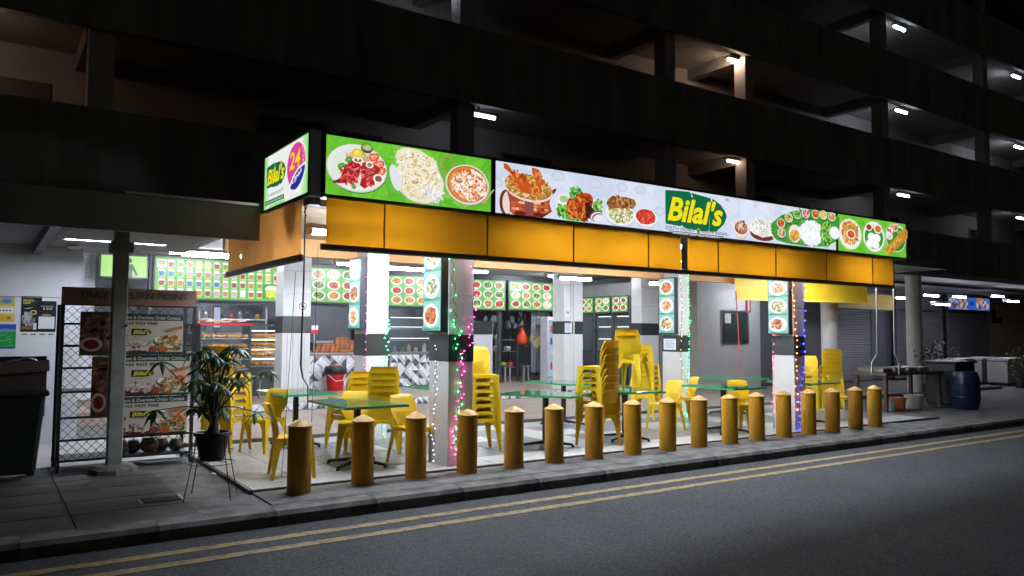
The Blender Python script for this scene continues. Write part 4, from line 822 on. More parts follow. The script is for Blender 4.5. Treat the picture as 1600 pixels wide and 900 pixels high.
for x in (RX0, RX1):
    for y in (RY0, RY1): build('upright', MB().box(x-.02, x+.02, y-.02, y+.02, .12, 1.97), M_BLACK, rk)
for z in (.12, .36, .62, .92, 1.2, 1.46, 1.72, 1.95):
    build('rail', MB().box(RX0+.02, RX1-.02, RY0-.012, RY0+.012, z, z+.025), M_BLACK, rk)
    if z in (.12, .92, 1.46): build('shelf', MB().box(RX0+.02, RX1-.02, RY0+.013, RY1-.013, z, z+.02), M_BLACK, rk)
def mesh_panel(o, u, w, z0, z1, s=.1):
    m = MB(); u = Vector(u); o = Vector(o); n = int(w/s)+1; k = int((z1-z0)/s)+1
    P = lambda i, j: o+u*min(w, i*s)+Vector((0, 0, min(z1, z0+j*s)))
    for i in range(n):
        for j in range(k):
            c_ = P(i+.5, j+.5); r_ = s*.5
            if i*s+s > w+.02: continue
            for du, dz in ((1, 1), (1, -1)):
                m.beam(o+u*(i*s+(0 if dz > 0 else 0))+Vector((0, 0, z0+j*s+(0 if dz > 0 else s))), o+u*(i*s+s)+Vector((0, 0, z0+j*s+(s if dz > 0 else 0))), .006, .006)
    return m
build('wire_mesh', mesh_panel((RX0, RY0+.016, 0), (1, 0, 0), RX1-RX0, .14, 1.93), M_BLACK, rk, kind='stuff')
build('wire_mesh', mesh_panel((RX0+.002, RY0, 0), (0, 1, 0), RY1-RY0, .14, 1.93), M_BLACK, rk, kind='stuff')
for x in (RX0, RX1):
    for y in (RY0, RY1): c_ = build('castor', MB().tube([(x-.015, y, .06), (x+.015, y, .06)], .06, 14), M_BLACK, rk); build('fork', MB().box(x-.025, x+.025, y-.012, y+.012, .065, .13), M_DKSTEEL, c_)
hd = build('header_board', MB().box(-2.05, -.57, 2.46, 2.62, 1.965, 2.165), mat('salmon_header', (.3, .17, .12), .5, col2=(.2, .12, .09), vscale=4), rk)
p = Print(1.47, .2, '#a5806e')
for i in range(40): x = i*.045-.2; p.poly([(x, .005), (x+.02, .005), (x+.12, .07), (x+.1, .07)], random.choice(['#b58a76', '#ad8672', '#b89480']))
p.text('TRAY RETURN POINT', .16, .075, 1.22, .085, '#4a5658', 0, .025); p.build('lettering', (-2.045, 2.459, 1.965), XN, ZN, P_PAPER, hd)
def banner(x0, x1, z0, z1, label, big=False):
    p = Print(x1-x0, z1-z0, '#bdb6a8'); w, h = x1-x0, z1-z0
    if big:
        p.rect(0, 0, w, h, '#5a5230'); p.ell(w*.5, h*.5, w*.45, h*.4, '#8a5a48', 20, .5, .1); p.specks(60, w*.5, h*.55, w*.4, h*.33, ['#8a5444', '#6c4234', '#a87c66', '#7a5a40'], .02, .05, 2); p.ell(w*.3, h*.25, w*.3, h*.16, '#d9c8b8', 16); p.ell(w*.3, h*.25, w*.2, h*.11, '#8a2a22', 14); p.text('For', w*.3, h*.88, w*.25, .03, '#cfc8b0', 0, .01)
    else:
        p.rect(0, h*.84, w, h, '#20362e'); p.text('Event & Overtime Order Contact', .02, h*.87, w*.93, h*.09, '#c8ccc4', 0, .012); p.text('+65 9429 9968', w*.08, h*.725, w*.5, h*.085, '#23292b', 0, .03)
        p.ell(w*.33, h*.55, w*.16, h*.085, '#1c2a22', 20); p.rect(w*.17, h*.47, w*.33, h*.635, '#1c2a22'); p.text("Bilal's", w*.2, h*.5, w*.26, h*.11, '#cfc23a', .25, .03); p.rect(w*.2, h*.425, w*.42, h*.435, '#5a5a55')
        p.rect(0, 0, w, h*.05, '#20362e')
        p.ell(w*.3, h*.13, w*.3, h*.09, '#5a2420', 18); p.specks(70, w*.3, h*.2, w*.27, h*.09, ['#d9c9bc', '#c4a898', '#e3d8cf', '#8a5a4a'], .01, .026, 2)
        p.specks(20, w*.03, h*.4, w*.05, h*.14, ['#a8402c', '#c97048', '#8a2c20'], .015, .035); p.ell(w*.02, h*.22, w*.06, h*.09, '#8c1f1c', 14)
        for (a, b_, r, c_) in ((.62, .33, .1, '#4a6a34'), (.6, .36, .065, '#e8e4dc'), (.74, .37, .05, '#e8e4dc'), (.86, .42, .12, '#d9a878'), (.86, .4, .07, '#b5552f'), (.68, .13, .08, '#b5552c'), (.52, .13, .07, '#8a4038'), (.8, .15, .06, '#d8d4c8'), (.92, .14, .05, '#3f5a34')): p.ell(w*a, h*b_, w*r, w*r*.75, c_, 14)
        p.specks(50, w*.78, h*.28, w*.2, h*.17, ['#a8703a', '#c99a5a', '#5f7a3a', '#8a4a2a', '#d9c8a0'], .008, .024, 1.5); p.poly([(w*.7, h*.62), (w*.98, h*.72), (w*.99, h*.63), (w*.74, h*.55)], '#a8744a')
    o = p.build('banner', (x0, RY0-.03, z0), XN, ZN, P_PAPER, rk); o['label'] = label
    build('backing', MB().box(x0, x1, RY0-.028, RY0-.02, z0, z1), M_BLACK, o)
banner(-1.43, -.72, 1.37, 1.86, 'topmost food banner with order phone number'); banner(-1.43, -.63, .86, 1.36, 'middle food banner with order phone number'); banner(-1.43, -.64, .38, .85, 'lowest food banner with order phone number')
banner(-1.86, -1.45, 1.36, 1.88, 'banner with a large chicken picture', True); banner(-1.72, -1.45, .62, 1.34, 'dark banner half hidden by the post', True)
for i, (x, y, r) in enumerate(((-1.36, 2.68, .1), (-1.2, 2.78, .09), (-1.03, 2.7, .11), (-.87, 2.78, .09), (-.72, 2.68, .09))):
    build('clay_pot', MB().lathe([(r*.5, 0), (r*.95, r*.45), (r, r*.9), (r*.8, r*1.4), (r*.6, r*1.55), (r*.7, r*1.7), (r*.55, r*1.68)], (x, y, .142), 18), mat('dark_clay', (.06, .04, .035), .45, col2=(.12, .06, .045), vscale=6), smooth=True, label='round dark clay pot on the trolley bottom shelf, %s from the left' % ORD[i], cat='pot', group='clay pots on the tray trolley')
def poster(x0, z0, x1, z1, label, draw, bgc):
    t = thing('poster', label, 'poster', ((x0+x1)/2, 5.29, z0)); p = Print(x1-x0, z1-z0, bgc); draw(p, x1-x0, z1-z0); p.build('sheet', (x0, 5.296, z0), XN, ZN, P_PAPER, t)
def pa(p, w, h):
    p.rect(0, h*.62, w, h, '#c9b054'); p.ell(w*.55, h*.82, w*.35, h*.14, '#7fa0a8', 18); p.ell(w*.55, h*.8, w*.25, h*.07, '#4f7f90', 14); p.rect(w*.1, h*.35, w*.9, h*.52, '#e8e8e4')
    for i in range(4): p.rect(w*(.15+.18*i), h*.4, w*(.28+.18*i), h*.46, '#4a4a48')
    p.rect(0, 0, w, h*.28, '#d0a83a'); p.rect(w*.6, h*.08, w*.8, h*.2, '#8a6a20')
def pb(p, w, h):
    p.rect(0, h*.78, w, h, '#2c4f9a'); p.poly([(0, h*.75), (w*.5, h*.83), (w, h*.78), (w, h*.7), (0, h*.68)], '#5f86b8'); p.rect(0, 0, w, h*.06, '#27488a')
    for i in range(14): x = random.uniform(.02, .7)*w; y = random.uniform(.1, .62)*h; p.rect(x, y, x+w*random.uniform(.08, .28), y+h*.012, '#a8d8a8')
def pc(p, w, h):
    p.rect(0, 0, w, h*.12, '#c9c8bc')
    for i in range(4): p.rect(w*(.04+.25*i), h*.05, w*(.2+.25*i), h*.075, '#2a2a28')
    p.poly([(w*.03, h*.76), (w*.35, h*.78), (w*.5, h*.88), (w*.35, h*.96), (w*.03, h*.96)], '#24402a'); p.text('BANANA', w*.06, h*.87, w*.3, h*.05, '#c9b84a', 0, .02); p.text('LEAF', w*.06, h*.81, w*.2, h*.05, '#c9b84a', 0, .02); p.rect(w*.58, h*.89, w, h, '#d0d2d2')
    p.text('$ 13.15', w*.62, h*.66, w*.26, h*.07, '#d9cfa0', 0, .02); p.rect(w*.55, h*.75, w*.92, h*.77, '#8a8c8c'); p.ell(w*.35, h*.6, w*.1, h*.06, '#b8a878', 14); p.ell(w*.35, h*.6, w*.06, h*.035, '#4a3a20', 12)
    p.poly([(w*.05, h*.7), (w*.2, h*.68), (w*.38, h*.74), (w*.2, h*.71)], '#9a9a9a'); p.specks(26, w*.2, h*.42, w*.16, h*.12, ['#8a8a8c', '#6a6a6e', '#a8a8aa', '#5a5040'], .015, .04, 2); p.rect(0, h*.18, w*.32, h*.26, '#6a5a3a')
    p.rect(w*.5, h*.2, w*.96, h*.5, '#c4c6c8'); p.rect(w*.35, h*.18, w*.45, h*.34, '#b8c4cc'); p.ell(w*.72, h*.54, w*.14, h*.03, '#7a7468', 12)
poster(-2.36, 1.56, -1.92, 2.15, 'black food poster with price and white panel on the white wall', pc, '#16191c')
poster(-2.66, 1.78, -2.44, 2.14, 'yellow and white poster at the left edge, upper one', pa, '#d9c98a'); poster(-2.66, 1.39, -2.41, 1.74, 'green and blue poster at the left edge, lower one', pb, '#1f8a3f')
sd = thing('smoke_detector', 'small round white fitting under the walkway canopy', 'detector', (-2.0, 4.6, 2.85)); build('dome', MB().lathe([(.1, .055), (.1, .03), (.06, 0), (.01, -.005)], (-1.75, 4.9, 2.84), 16), M_WALL, sd)
# potted plant on a wire stand
pl = G(330, 770, 0); sx, sy = -.86, .22
ws = thing('plant_stand', 'thin black wire plant stand on the pavement', 'stand', (sx, sy, 0))
for k in range(4):
    a = .4+k*math.pi/2; build('leg', MB().tube([(sx+.31*math.cos(a), sy+.31*math.sin(a), 0), (sx+.2*math.cos(a), sy+.2*math.sin(a), .46), (sx+.19*math.cos(a), sy+.19*math.sin(a), .62)], .005, 6), M_BLACK, ws)
for z, r in ((.34, .22), (.46, .2), (.62, .19)): build('ring', MB().tube([(sx+r*math.cos(q*math.pi/12), sy+r*math.sin(q*math.pi/12), z) for q in range(25)], .004, 5, False), M_BLACK, ws)
for k in range(3): build('cross_wire', MB().tube([(sx-.2*math.cos(k*1.05), sy-.2*math.sin(k*1.05), .36), (sx+.2*math.cos(k*1.05), sy+.2*math.sin(k*1.05), .36)], .004, 5), M_BLACK, ws)
pt = thing('potted_plant', 'leafy money tree in a dark plastic pot on a wire stand', 'plant', (sx, sy, .365))
build('pot', MB().lathe([(.115, 0), (.165, .25), (.18, .25), (.18, .28), (.16, .28), (.15, .25), (.01, .24)], (sx, sy, .366), 24), mat('dark_brown_pot', (.035, .028, .025), .5), pt, smooth='auto')
trunk = build('trunk', MB().tube([(sx, sy, .6), (sx+.01, sy, .68), (sx+.02, sy, .78), (sx+.0, sy+.01, .9)], [.085, .05, .035, .025], 12), mat('brown_bark', (.09, .075, .055), .8, bump=.5), pt, smooth=True)
lm = MB(); L = 9
vs = []
for i in range(L+1):
    u = i/L; w = .024*math.sin(math.pi*min(1, u**.8*1.02))**.9+.001; dz = -.10*u*u*.9; vs += [(-w, u*.17, dz-.006), (0, u*.17, dz+.004), (w, u*.17, dz-.006)]
lm.add(vs, [(i*3+j, i*3+j+1, i*3+j+4, i*3+j+3) for i in range(L) for j in range(2)])
leafs = [lm.mesh('leaf', mat('dark_green_leaf', (.06, .13, .045), .35, var=.35, vscale=9, trans=.2, objvar=.35), smooth=True)]
cr = random.Random(5); tips = []
for k in range(30):
    a = k*2.4+cr.uniform(-.3, .3); rr = cr.uniform(.1, .56); z = cr.choice([.95, 1.05, 1.15, 1.25, 1.33, 1.42, 1.5, 1.56])-.3*rr; q = Vector((sx+rr*math.cos(a), sy+rr*math.sin(a)*.8, z)); s0 = Vector((sx, sy, cr.uniform(.66, .95)))
    build('branch', MB().tube([s0, s0.lerp(q, .5)+Vector((0, 0, .04+.1*(z-1))), q], [.011, .007, .004], 6), MATS['brown_bark'], pt); tips.append(q)
for q in tips:
    n = cr.choice((6, 7, 8)); a0 = cr.random()*6
    for i in range(n):
        s = cr.uniform(.75, 1.15); inst('leaf', leafs[0], pt, q, (cr.uniform(-.5, .15), cr.uniform(-.25, .25), a0+i*2*math.pi/n+cr.uniform(-.15, .15)), (s, s, s))
# ================================================================== FOOD STALLS
M_STALL = mat('stall_dark_panel', (.055, .06, .065), .35); M_INT = mat('stall_inner_wall', (.3, .32, .34), .4)
def menu(x0, x1, z0, z1, y, label, cols, rows, cups=False, logo_cell=False):
    t = thing('menu_board', label, 'menu board', ((x0+x1)/2, y, z0), 'backlit menu boards over the stalls'); build('box', MB().box(x0-.04, x1+.04, y+.002, y+.14, z0-.04, z1+.04), M_STALL, t)
    p = Print(x1-x0, z1-z0, '#74c25a'); w, h = x1-x0, z1-z0
    if cups:
        menu_board(p, cols, rows, .03, .03, w*.98, h-.03, True, logo_cell); p.rect(w*.83, .04, w*.985, h*.44, '#3f9a2c'); p.ell(w*.905, h*.3, w*.055, h*.1, '#eef6e6', 16); p.poly([(w*.86, h*.08), (w*.95, h*.08), (w*.955, h*.28), (w*.855, h*.28)], '#d8e23a'); p.specks(10, w*.905, h*.12, w*.05, h*.05, ['#f2ef6a', '#c9d82a'], .02, .04)
    else: menu_board(p, cols, rows, .02, .02, w-.02, h-.02, False, logo_cell)
    p.build('printed_face', (x0, y, z0), XN, ZN, P_MENU, t)
random.seed(33)
menu(.31, 3.15, 2.4, 3.3, 10.7, 'wide backlit drinks menu with rows of cups at the left', 14, 4, True, True)
menu(3.85, 5.85, 2.41, 3.25, 10.7, 'backlit menu of dishes between the wide column and the photo panel', 5, 3)
menu(6.0, 7.9, 2.37, 3.16, 10.7, 'backlit menu of dishes between the two left columns', 5, 3)
menu(8.1, 9.66, 2.34, 3.17, 10.7, 'backlit menu of dishes left of the kitchen gap divider', 4, 3)
menu(9.82, 11.75, 2.36, 3.16, 10.7, 'backlit menu of plates above the kitchen opening', 5, 3, False, True)
t = thing('toilet_sign', 'lit green sign with a standing figure behind the grey post', 'sign', (-.2, 9.0, 2.72)); p = Print(.82, .42, '#a8e07a')
p.ell(.5, .33, .045, .055, '#25402a', 14); p.poly([(.44, .0), (.44, .26), (.56, .26), (.66, .05), (.62, .03), (.56, .16), (.56, 0)], '#35503a'); p.rect(.3, 0, .5, .12, '#8fa08a'); p.build('printed_face', (-.95, 9.0, 2.72), XN, ZN, P_MENU, t); build('box', MB().box(-.98, -.1, 9.002, 9.1, 2.69, 3.17), M_STALL, t)
for x in (-.8, -.3): build('hanger', MB().box(x-.01, x+.01, 9.04, 9.06, 3.17, 3.36), M_STALL, t)
dp = thing('dotted_panel', 'white panel with rows of small pegs beside the green sign', 'panel', (-1.1, 9.4, 2.4)); build('board', MB().box(-1.55, -1.0, 9.4, 9.43, .3, 3.2), M_WALL, dp)
m = MB()
for i in range(6):
    for j in range(6): m.ball((-1.5+i*.085, 9.395, 2.72+j*.085), .016, 6, 4)
build('pegs', m, M_STEEL, dp, kind='stuff')
def stall(x0, x1, label, counter=True, tiles=True, glass=True, cz=1.1):
    t = thing('food_stall', label, 'stall', ((x0+x1)/2, 11, .222))
    build('fascia', MB().box(x0, x1, 10.86, 10.95, 2.3, 3.36), M_STALL, t)
    for x in (x0, x1-.08): build('post', MB().box(x, x+.08, 10.76, 10.855, .222, 3.36), M_STALL, t)
    if counter:
        c_ = build('counter', MB().box(x0+.09, x1-.09, 10.75, 11.3, .222, cz), M_INT, t); build('counter_top', MB().box(x0+.085, x1-.085, 10.7, 11.32, cz+.001, cz+.035), M_STEEL, c_)
        if tiles: geo_front(c_, x0+.1, x1-.1, 10.742, .224, cz-.02, GT, .212)
    if glass:
        build('glass_pane', MB().box(x0+.1, x1-.1, 10.78, 10.79, cz+.04, 2.0), M_GLASS, t)
        for z in (1.45, 1.75): build('glass_shelf', MB().box(x0+.1, x1-.1, 10.8, 11.15, z, z+.012), M_STEEL, t); 
        for z in (1.5, 1.8, 2.05): build('shelf_light', MB().box(x0+.12, x1-.2, 10.8, 10.815, z, z+.012), emat('shelf_strip_light', '#f4f8ff', 3), t)
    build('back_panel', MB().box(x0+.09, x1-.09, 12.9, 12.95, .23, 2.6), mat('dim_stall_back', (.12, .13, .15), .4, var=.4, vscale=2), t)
    return t
s_a = stall(.2, 3.45, 'drinks stall under the wide drinks menu', True, False, False, 1.15)
s_b = stall(3.7, 5.95, 'stall with grey geometric tile counter and stacked snack packets', glass=False)
s_c = stall(5.98, 8.0, 'stall with tiled counter and lit glass shelves between the left columns')
kt = thing('kitchen_front', 'open kitchen entrance with plastic strip curtain under the plate menu', 'kitchen', (10, 11, .222))
build('post', MB().box(8.05, 8.2, 10.76, 10.86, .222, 3.36), M_WALL, kt); build('half_wall', MB().box(8.2, 9.3, 10.78, 10.86, .222, 2.0), M_WALL, kt); build('band', MB().box(8.2, 9.28, 10.765, 10.778, 1.62, 2.0), M_COLB, kt)
build('door_frame', MB().box(9.5, 9.58, 10.76, 10.87, .222, 2.34), M_STALL, kt); build('fascia', MB().box(8.05, 12.0, 10.88, 10.95, 2.3, 3.36), M_STALL, kt)
for i in range(7): build('curtain_strip', MB().box(10.75+i*.1, 10.83+i*.1, 10.9+.012*(i % 2), 10.903+.012*(i % 2), .5, 2.3), M_PLASTIC, kt)
for i in range(5):
    build('hanging_bag', MB().lathe([(.02, .25), (.08, .2), (.1, .05), (.05, 0)], (9.75+i*.24, 11.4+.1*(i % 2), 1.95-.08*(i % 3)), 10), mat('clear_bag_%d' % (i % 2), ((.6, .63, .66), (.3, .32, .36))[i % 2], .25), kt, smooth=True)
ob = thing('orange_bag', 'orange plastic bag hanging in the kitchen opening', 'bag', (10.6, 11.2, 1.3)); q = PY(816, 520, 11.2)
build('bag', MB().lathe([(.03, .5), (.06, .42), (.15, .25), (.17, .1), (.1, 0)], (q.x, 11.2, 1.32), 12), mat('orange_bag_plastic', '#e8522a', .4, trans=.3), ob, smooth=True); build('handle', MB().tube([(q.x-.03, 11.2, 1.8), (q.x, 11.2, 1.95), (q.x+.03, 11.2, 1.8)], .006, 6), MATS['orange_bag_plastic'], ob)
sh = thing('steel_shelf', 'low steel kitchen shelf with pots behind the opening', 'shelf', (10.2, 11.6, .222))
for z in (.62, 1.1, 1.45): build('shelf_board', MB().box(9.75, 10.55, 11.3, 11.7, z, z+.02), M_STEEL, sh)
for x in (9.76, 10.54):
    for y in (11.31, 11.69): build('leg', MB().box(x-.012, x+.012, y-.012, y+.012, .222, 1.6), M_STEEL, sh)
for i, (x, z, c_) in enumerate(((9.9, 1.12, '#d8dadd'), (10.15, .64, '#7aa83a'), (10.38, .64, '#b8322a'), (10.3, 1.12, '#b8bcc0'), (9.95, 1.47, '#dfe3e6'))): build('cooking_pot', MB().lathe([(.09, 0), (.11, .1), (.1, .14), (.02, .15)], (x, 11.5, z), 14), mat('pot_%d' % i, c_, .4), smooth=True, label='small %s pot on the steel kitchen shelf' % ('white', 'green', 'red', 'grey', 'white lidded')[i], cat='pot')
ck = random.Random(9)
for i in range(14):
    x = 9.75+ck.random()*1.7; z = 1.75+.5*ck.random(); y = 11.15+ck.random()*.8; hh = ck.uniform(.15, .35)
    build('hanging_bag', MB().lathe([(.015, hh), (.05, hh*.8), (.08, hh*.3), (.04, 0)], (x, y, z), 9), mat('bag_tone_%d' % (i % 4), ((.02, .02, .025), (.45, .47, .5), (.05, .05, .06), (.2, .22, .27))[i % 4], .3, bump=.5, bscale=30), kt, smooth=True)
for i in range(3): build('dark_curtain', MB().box(9.6+i*.05, 9.66+i*.05, 10.92+.02*i, 10.93+.02*i, .9, 2.28), M_BAG, kt)
for nm, zz, x0, x1, yy in (('drinks stall', 1.98, 1.7, 3.2, 12.5), ('tiled stall', 1.137, 5.3, 5.8, 11.0), ('middle stall', 1.137, 6.2, 7.8, 11.05)):
    for i in range(7):
        x = x0+(x1-x0)*(i+.5)/7; hh = ck.uniform(.12, .26); c_ = ck.choice(['#c9b8a0', '#8a9098', '#b5482a', '#d8d8d4', '#3a4a58', '#c9a02a', '#5a7a4a'])
        build('container', MB().lathe([(.05, 0), (.055, hh*.7), (.03, hh*.85), (.03, hh)], (x, yy+ck.uniform(-.06, .06), zz), 10), mat('container_'+c_.strip('#'), c_, .4), smooth='auto', label='small container in the %s, %s from the left' % (nm, ORD[i]), cat='container', group='containers inside the stalls')
for i in range(3):
    x = 4.0+i*.75; bx = thing('storage_box', 'storage box on the floor inside the tiled stall, %s from the left' % ORD[i], 'box', (x, 12.0, .224)); hh = .9+.25*(i % 2); build('body', MB().box(x-.3, x+.3, 11.8, 12.3, .224, .224+hh), mat('box_tone_%d' % i, ((.35, .3, .24), (.12, .14, .18), (.4, .42, .44))[i], .6, var=.3), bx); build('lid', MB().box(x-.32, x+.32, 11.78, 12.32, .225+hh, .27+hh), M_STEEL, bx)
# snack packets on the second stall counter
ppk = MB().box(-.055, .055, -.05, .05, 0, .075).mesh('snack_packet', mat('orange_snack', '#b5713f', .5, col2='#7a4024', vscale=14, objvar=.3))
k = 0
for r in range(5):
    for i in range(11-max(0, r-2)*4):
        o = inst('snack_packet', ppk, None, (4.12+i*.125+.02*r+(.45 if r > 2 else 0), 10.85, 1.137+r*.077), (0, 0, random.uniform(-.2, .2))); tag(o, 'orange brown snack packet in the pile on the tiled counter', 'packet', 'snack packets piled on the tiled counter')
nt_ = thing('red_notice', 'small red and white notice on the stall glass', 'notice', (3.95, 10.7, 1.62)); p = Print(.17, .2, '#e8dcdc'); p.rect(0, 0, .17, .09, '#c9303a'); p.build('sheet', (3.92, 10.72, 1.62), XN, ZN, P_PAPER, nt_); build('stand', MB().box(3.99, 4.01, 10.73, 10.74, 1.137, 1.62), M_STEEL, nt_)
# food display cases at the left stall
def display(x0, x1, y0, y1, z1, label, lit):
    t = thing('display_case', label, 'display case', ((x0+x1)/2, (y0+y1)/2, .222)); build('base', MB().box(x0, x1, y0, y1, .222, .85), M_STALL, t)
    for k, z in enumerate((.87, 1.08, 1.3, 1.5)):
        if z < z1-.1:
            s = build('shelf', MB().box(x0+.03, x1-.03, y0+.03, y1-.02, z, z+.015), M_STEEL, t)
            build('tray_of_food', MB().box(x0+.05, x1-.05, y0+.05, y1-.05, z+.016, z+.022), M_STEEL, s); m = MB()
            for i in range(34): m.ball((random.uniform(x0+.08, x1-.08), random.uniform(y0+.06, y0+.3), z+.06), random.uniform(.045, .075), 8, 6, .7)
            build('fried_food', m, mat('fried_food_%d' % (k % 2), ('#d9983a', '#e0b060')[k % 2], .6, col2=('#a8581c', '#c9803a')[k % 2], vscale=12), s, kind='stuff', smooth=True)
            if lit: build('shelf_light', MB().box(x0+.05, x1-.05, y0+.035, y0+.045, z+.17, z+.182), emat('warm_shelf_light', '#ffd9a0', 14), s)
    for x in (x0, x1-.03): build('side_frame', MB().box(x, x+.03, y0, y1, .851, z1), M_DKSTEEL, t)
    build('top', MB().box(x0-.02, x1+.02, y0-.02, y1+.02, z1+.001, z1+.04), M_DKSTEEL if lit else M_RED, t); build('glass', MB().box(x0+.031, x1-.031, y0-.004, y0, .87, z1-.01), M_GLASS, t)
a = PY(390, 560, 9.6); c_ = PY(438, 560, 9.6); display(a.x, c_.x+.1, 9.6, 10.2, 1.78, 'lit glass case with shelves of fried food left of the wide column', True)
a = PY(312, 560, 8.3); c_ = PY(392, 560, 8.3); display(a.x, c_.x, 8.3, 8.9, 1.78, 'dark glass display case with papers on top behind the plant', False)
for i in range(9): x = random.uniform(a.x, c_.x); build('paper_packet', MB().beam((x-.08, 8.55, 1.85+.01*(i % 3)), (x+.1, 8.5+.1*random.random(), 1.86+.03*random.random()), .14, .03), mat('packet_paper_%d' % (i % 3), ('#c9b8a0', '#d8d4cc', '#b5603a')[i % 3], .7), label='crumpled packet lying on the dark display case', cat='packet', group='packets on the dark display case')
# inside drinks stall: shelf, screen
st = thing('shelf_rack', 'white shelf with machines inside the drinks stall', 'shelf', (2.2, 12.6, .23)); build('board', MB().box(1.6, 3.3, 12.3, 12.8, 1.95, 1.98), M_STEEL, st); build('board', MB().box(1.2, 2.7, 11.9, 12.3, 1.6, 1.63), M_WALL, st)
for x in (1.62, 3.28): build('post', MB().box(x-.015, x+.015, 12.3, 12.33, .23, 2.3), M_STEEL, st)
for x in (1.25, 2.65): build('post', MB().box(x-.015, x+.015, 11.95, 11.98, .23, 1.6), M_STEEL, st)
mc = thing('drinks_machine', 'grey drinks machine on the stall shelf', 'machine', (1.6, 12.1, 1.63)); build('body', MB().box(1.3, 2.2, 11.92, 12.25, 1.632, 1.85), M_GREYMET, mc, bevel=.02); build('panel', MB().box(1.34, 1.7, 11.905, 11.918, 1.68, 1.8), M_BLACK, mc)
sc_ = thing('order_screen', 'small lit blue white screen on the drinks counter', 'screen', (1.0, 10.9, 1.19)); q = PY(339, 497, 10.9); build('stand', MB().box(q.x-.02, q.x+.02, 10.95, 10.98, 1.187, 1.7), M_BLACK, sc_); build('frame', MB().box(q.x-.09, q.x+.09, 10.9, 10.94, 1.68, 2.25), M_BLACK, sc_); build('display', MB().box(q.x-.07, q.x+.07, 10.89, 10.898, 1.75, 2.22), emat('screen_glow', '#cfe2ff', .7), sc_)
# red bucket, stools
q = Vector((4.42, 10.6, .225)); bk = thing('red_bucket', 'red bucket with a black bag liner before the tiled counter', 'bucket', (q.x, q.y-.2, .225)); bx0, by0 = q.x, q.y-.25
build('body', MB().lathe([(.19, 0), (.24, .48), (.25, .48)], (bx0, by0, .226), 22), M_RED, bk, smooth='auto'); build('bag_liner', MB().lathe([(.255, .4), (.29, .42), (.27, .55), (.24, .6), (.1, .5)], (bx0, by0, .226), 18), M_BAG, bk, smooth=True); build('handle', MB().tube([(bx0-.24, by0-.05, .226+.42), (bx0-.1, by0-.27, .226+.24), (bx0+.1, by0-.27, .226+.26), (bx0+.24, by0-.05, .226+.45)], .012, 7), mat('white_plastic', (.75, .75, .75), .4), bk)
m = MB()
for i in range(7): m.ball((bx0+random.uniform(-.1, .1), by0+random.uniform(-.1, .1), .226+.6), .06, 7, 5, .6)
build('rubbish', m, mat('orange_rubbish', '#c9603a', .6), bk)
def stool(px, py, label):
    q = G(px, py, .225); t = thing('steel_stool', label, 'stool', q, 'steel stools by the stalls'); build('seat', MB().lathe([(.17, .44), (.18, .45), (.18, .47), (.17, .475)], q, 20), M_STEEL, t)
    for s in (-1, 1): build('leg', MB().tube([q+Vector((s*.09, 0, 0)), q+Vector((s*.08, 0, .44))], .035, 10), M_STEEL, t)
stool(398, 622, 'steel stool with round top left of the wide column'); stool(502, 608, 'steel stool beside the red bucket'); stool(664, 592, 'steel stool half hidden behind the nearest column'); stool(793, 596, 'steel stool before the kitchen entrance, left one'); stool(822, 596, 'steel stool before the kitchen entrance, right one')
# drinks fridge and side stall
fg = thing('drinks_fridge', 'lit white drinks fridge beside the middle column', 'fridge', (11.35, 10.4, .222)); a = PY(856, 500, 10.3); x = a.x
build('body', MB().box(x, x+.62, 10.32, 10.68, .222, 2.15), M_WALL, fg, bevel=.02); build('glass_door', MB().box(x+.05, x+.57, 10.3, 10.318, .4, 2.05), emat('fridge_glow', '#b8d4ee', .75), fg)
for i in range(4):
    s = build('shelf', MB().box(x+.06, x+.56, 10.24, 10.298, .6+i*.36, .615+i*.36), M_STEEL, fg)
    for j in range(5): build('bottle', MB().lathe([(.035, 0), (.035, .14), (.015, .19), (.015, .22)], (x+.11+j*.1, 10.265, .616+i*.36), 8), mat('bottle_%d' % ((i+j) % 3), ('#c94a2a', '#dfe3e6', '#2f6fb5')[(i+j) % 3], .3), s)
ss = thing('side_stall', 'stall facing sideways with dark frames and glass shelves at the right', 'stall', (12.3, 9.5, .222))
build('fascia', MB().box(12.12, 12.22, 8.0, 11.5, 2.72, 3.1), M_GREYMET, ss); build('back', MB().box(13.2, 13.3, 8.0, 11.5, .222, 3.36), M_INT, ss); build('counter', MB().box(12.15, 12.7, 8.3, 11.2, .222, 1.15), M_STALL, ss)
for y in (8.0, 8.75, 9.55, 10.3, 11.1): build('post', MB().box(12.1, 12.16, y, y+.1, .222, 2.72), M_STALL, ss)
for y in (8.1, 8.85, 9.65): build('glass_pane', MB().box(12.13, 12.14, y+.01, y+.64, 1.16, 2.2), M_GLASS, ss)
for z in (1.5, 1.85, 2.15):
    for y in (8.15, 8.95): build('shelf_light', MB().box(12.2, 12.215, y, y+.55, z, z+.014), emat('shelf_strip_light', '#f4f8ff', 3), ss); build('shelf', MB().box(12.2, 12.6, y, y+.6, z-.03, z-.015), M_STEEL, ss)
for i, (ya, yb) in enumerate(((10.25, 9.65), (9.55, 8.9), (8.8, 8.15))):
    t = thing('menu_board', 'small backlit menu over the side stall, %s from the left' % ORD[i], 'menu board', (12.1, (ya+yb)/2, 2.3), 'backlit menu boards over the stalls'); p = Print(ya-yb, .42, '#5ab540'); menu_board(p, 2, 2, .01, .01, ya-yb-.01, .41); p.build('printed_face', (12.095, ya, 2.29), (0, -1, 0), ZN, P_MENU, t); build('box', MB().box(12.097, 12.118, yb-.02, ya+.02, 2.25, 2.75), M_STALL, t)
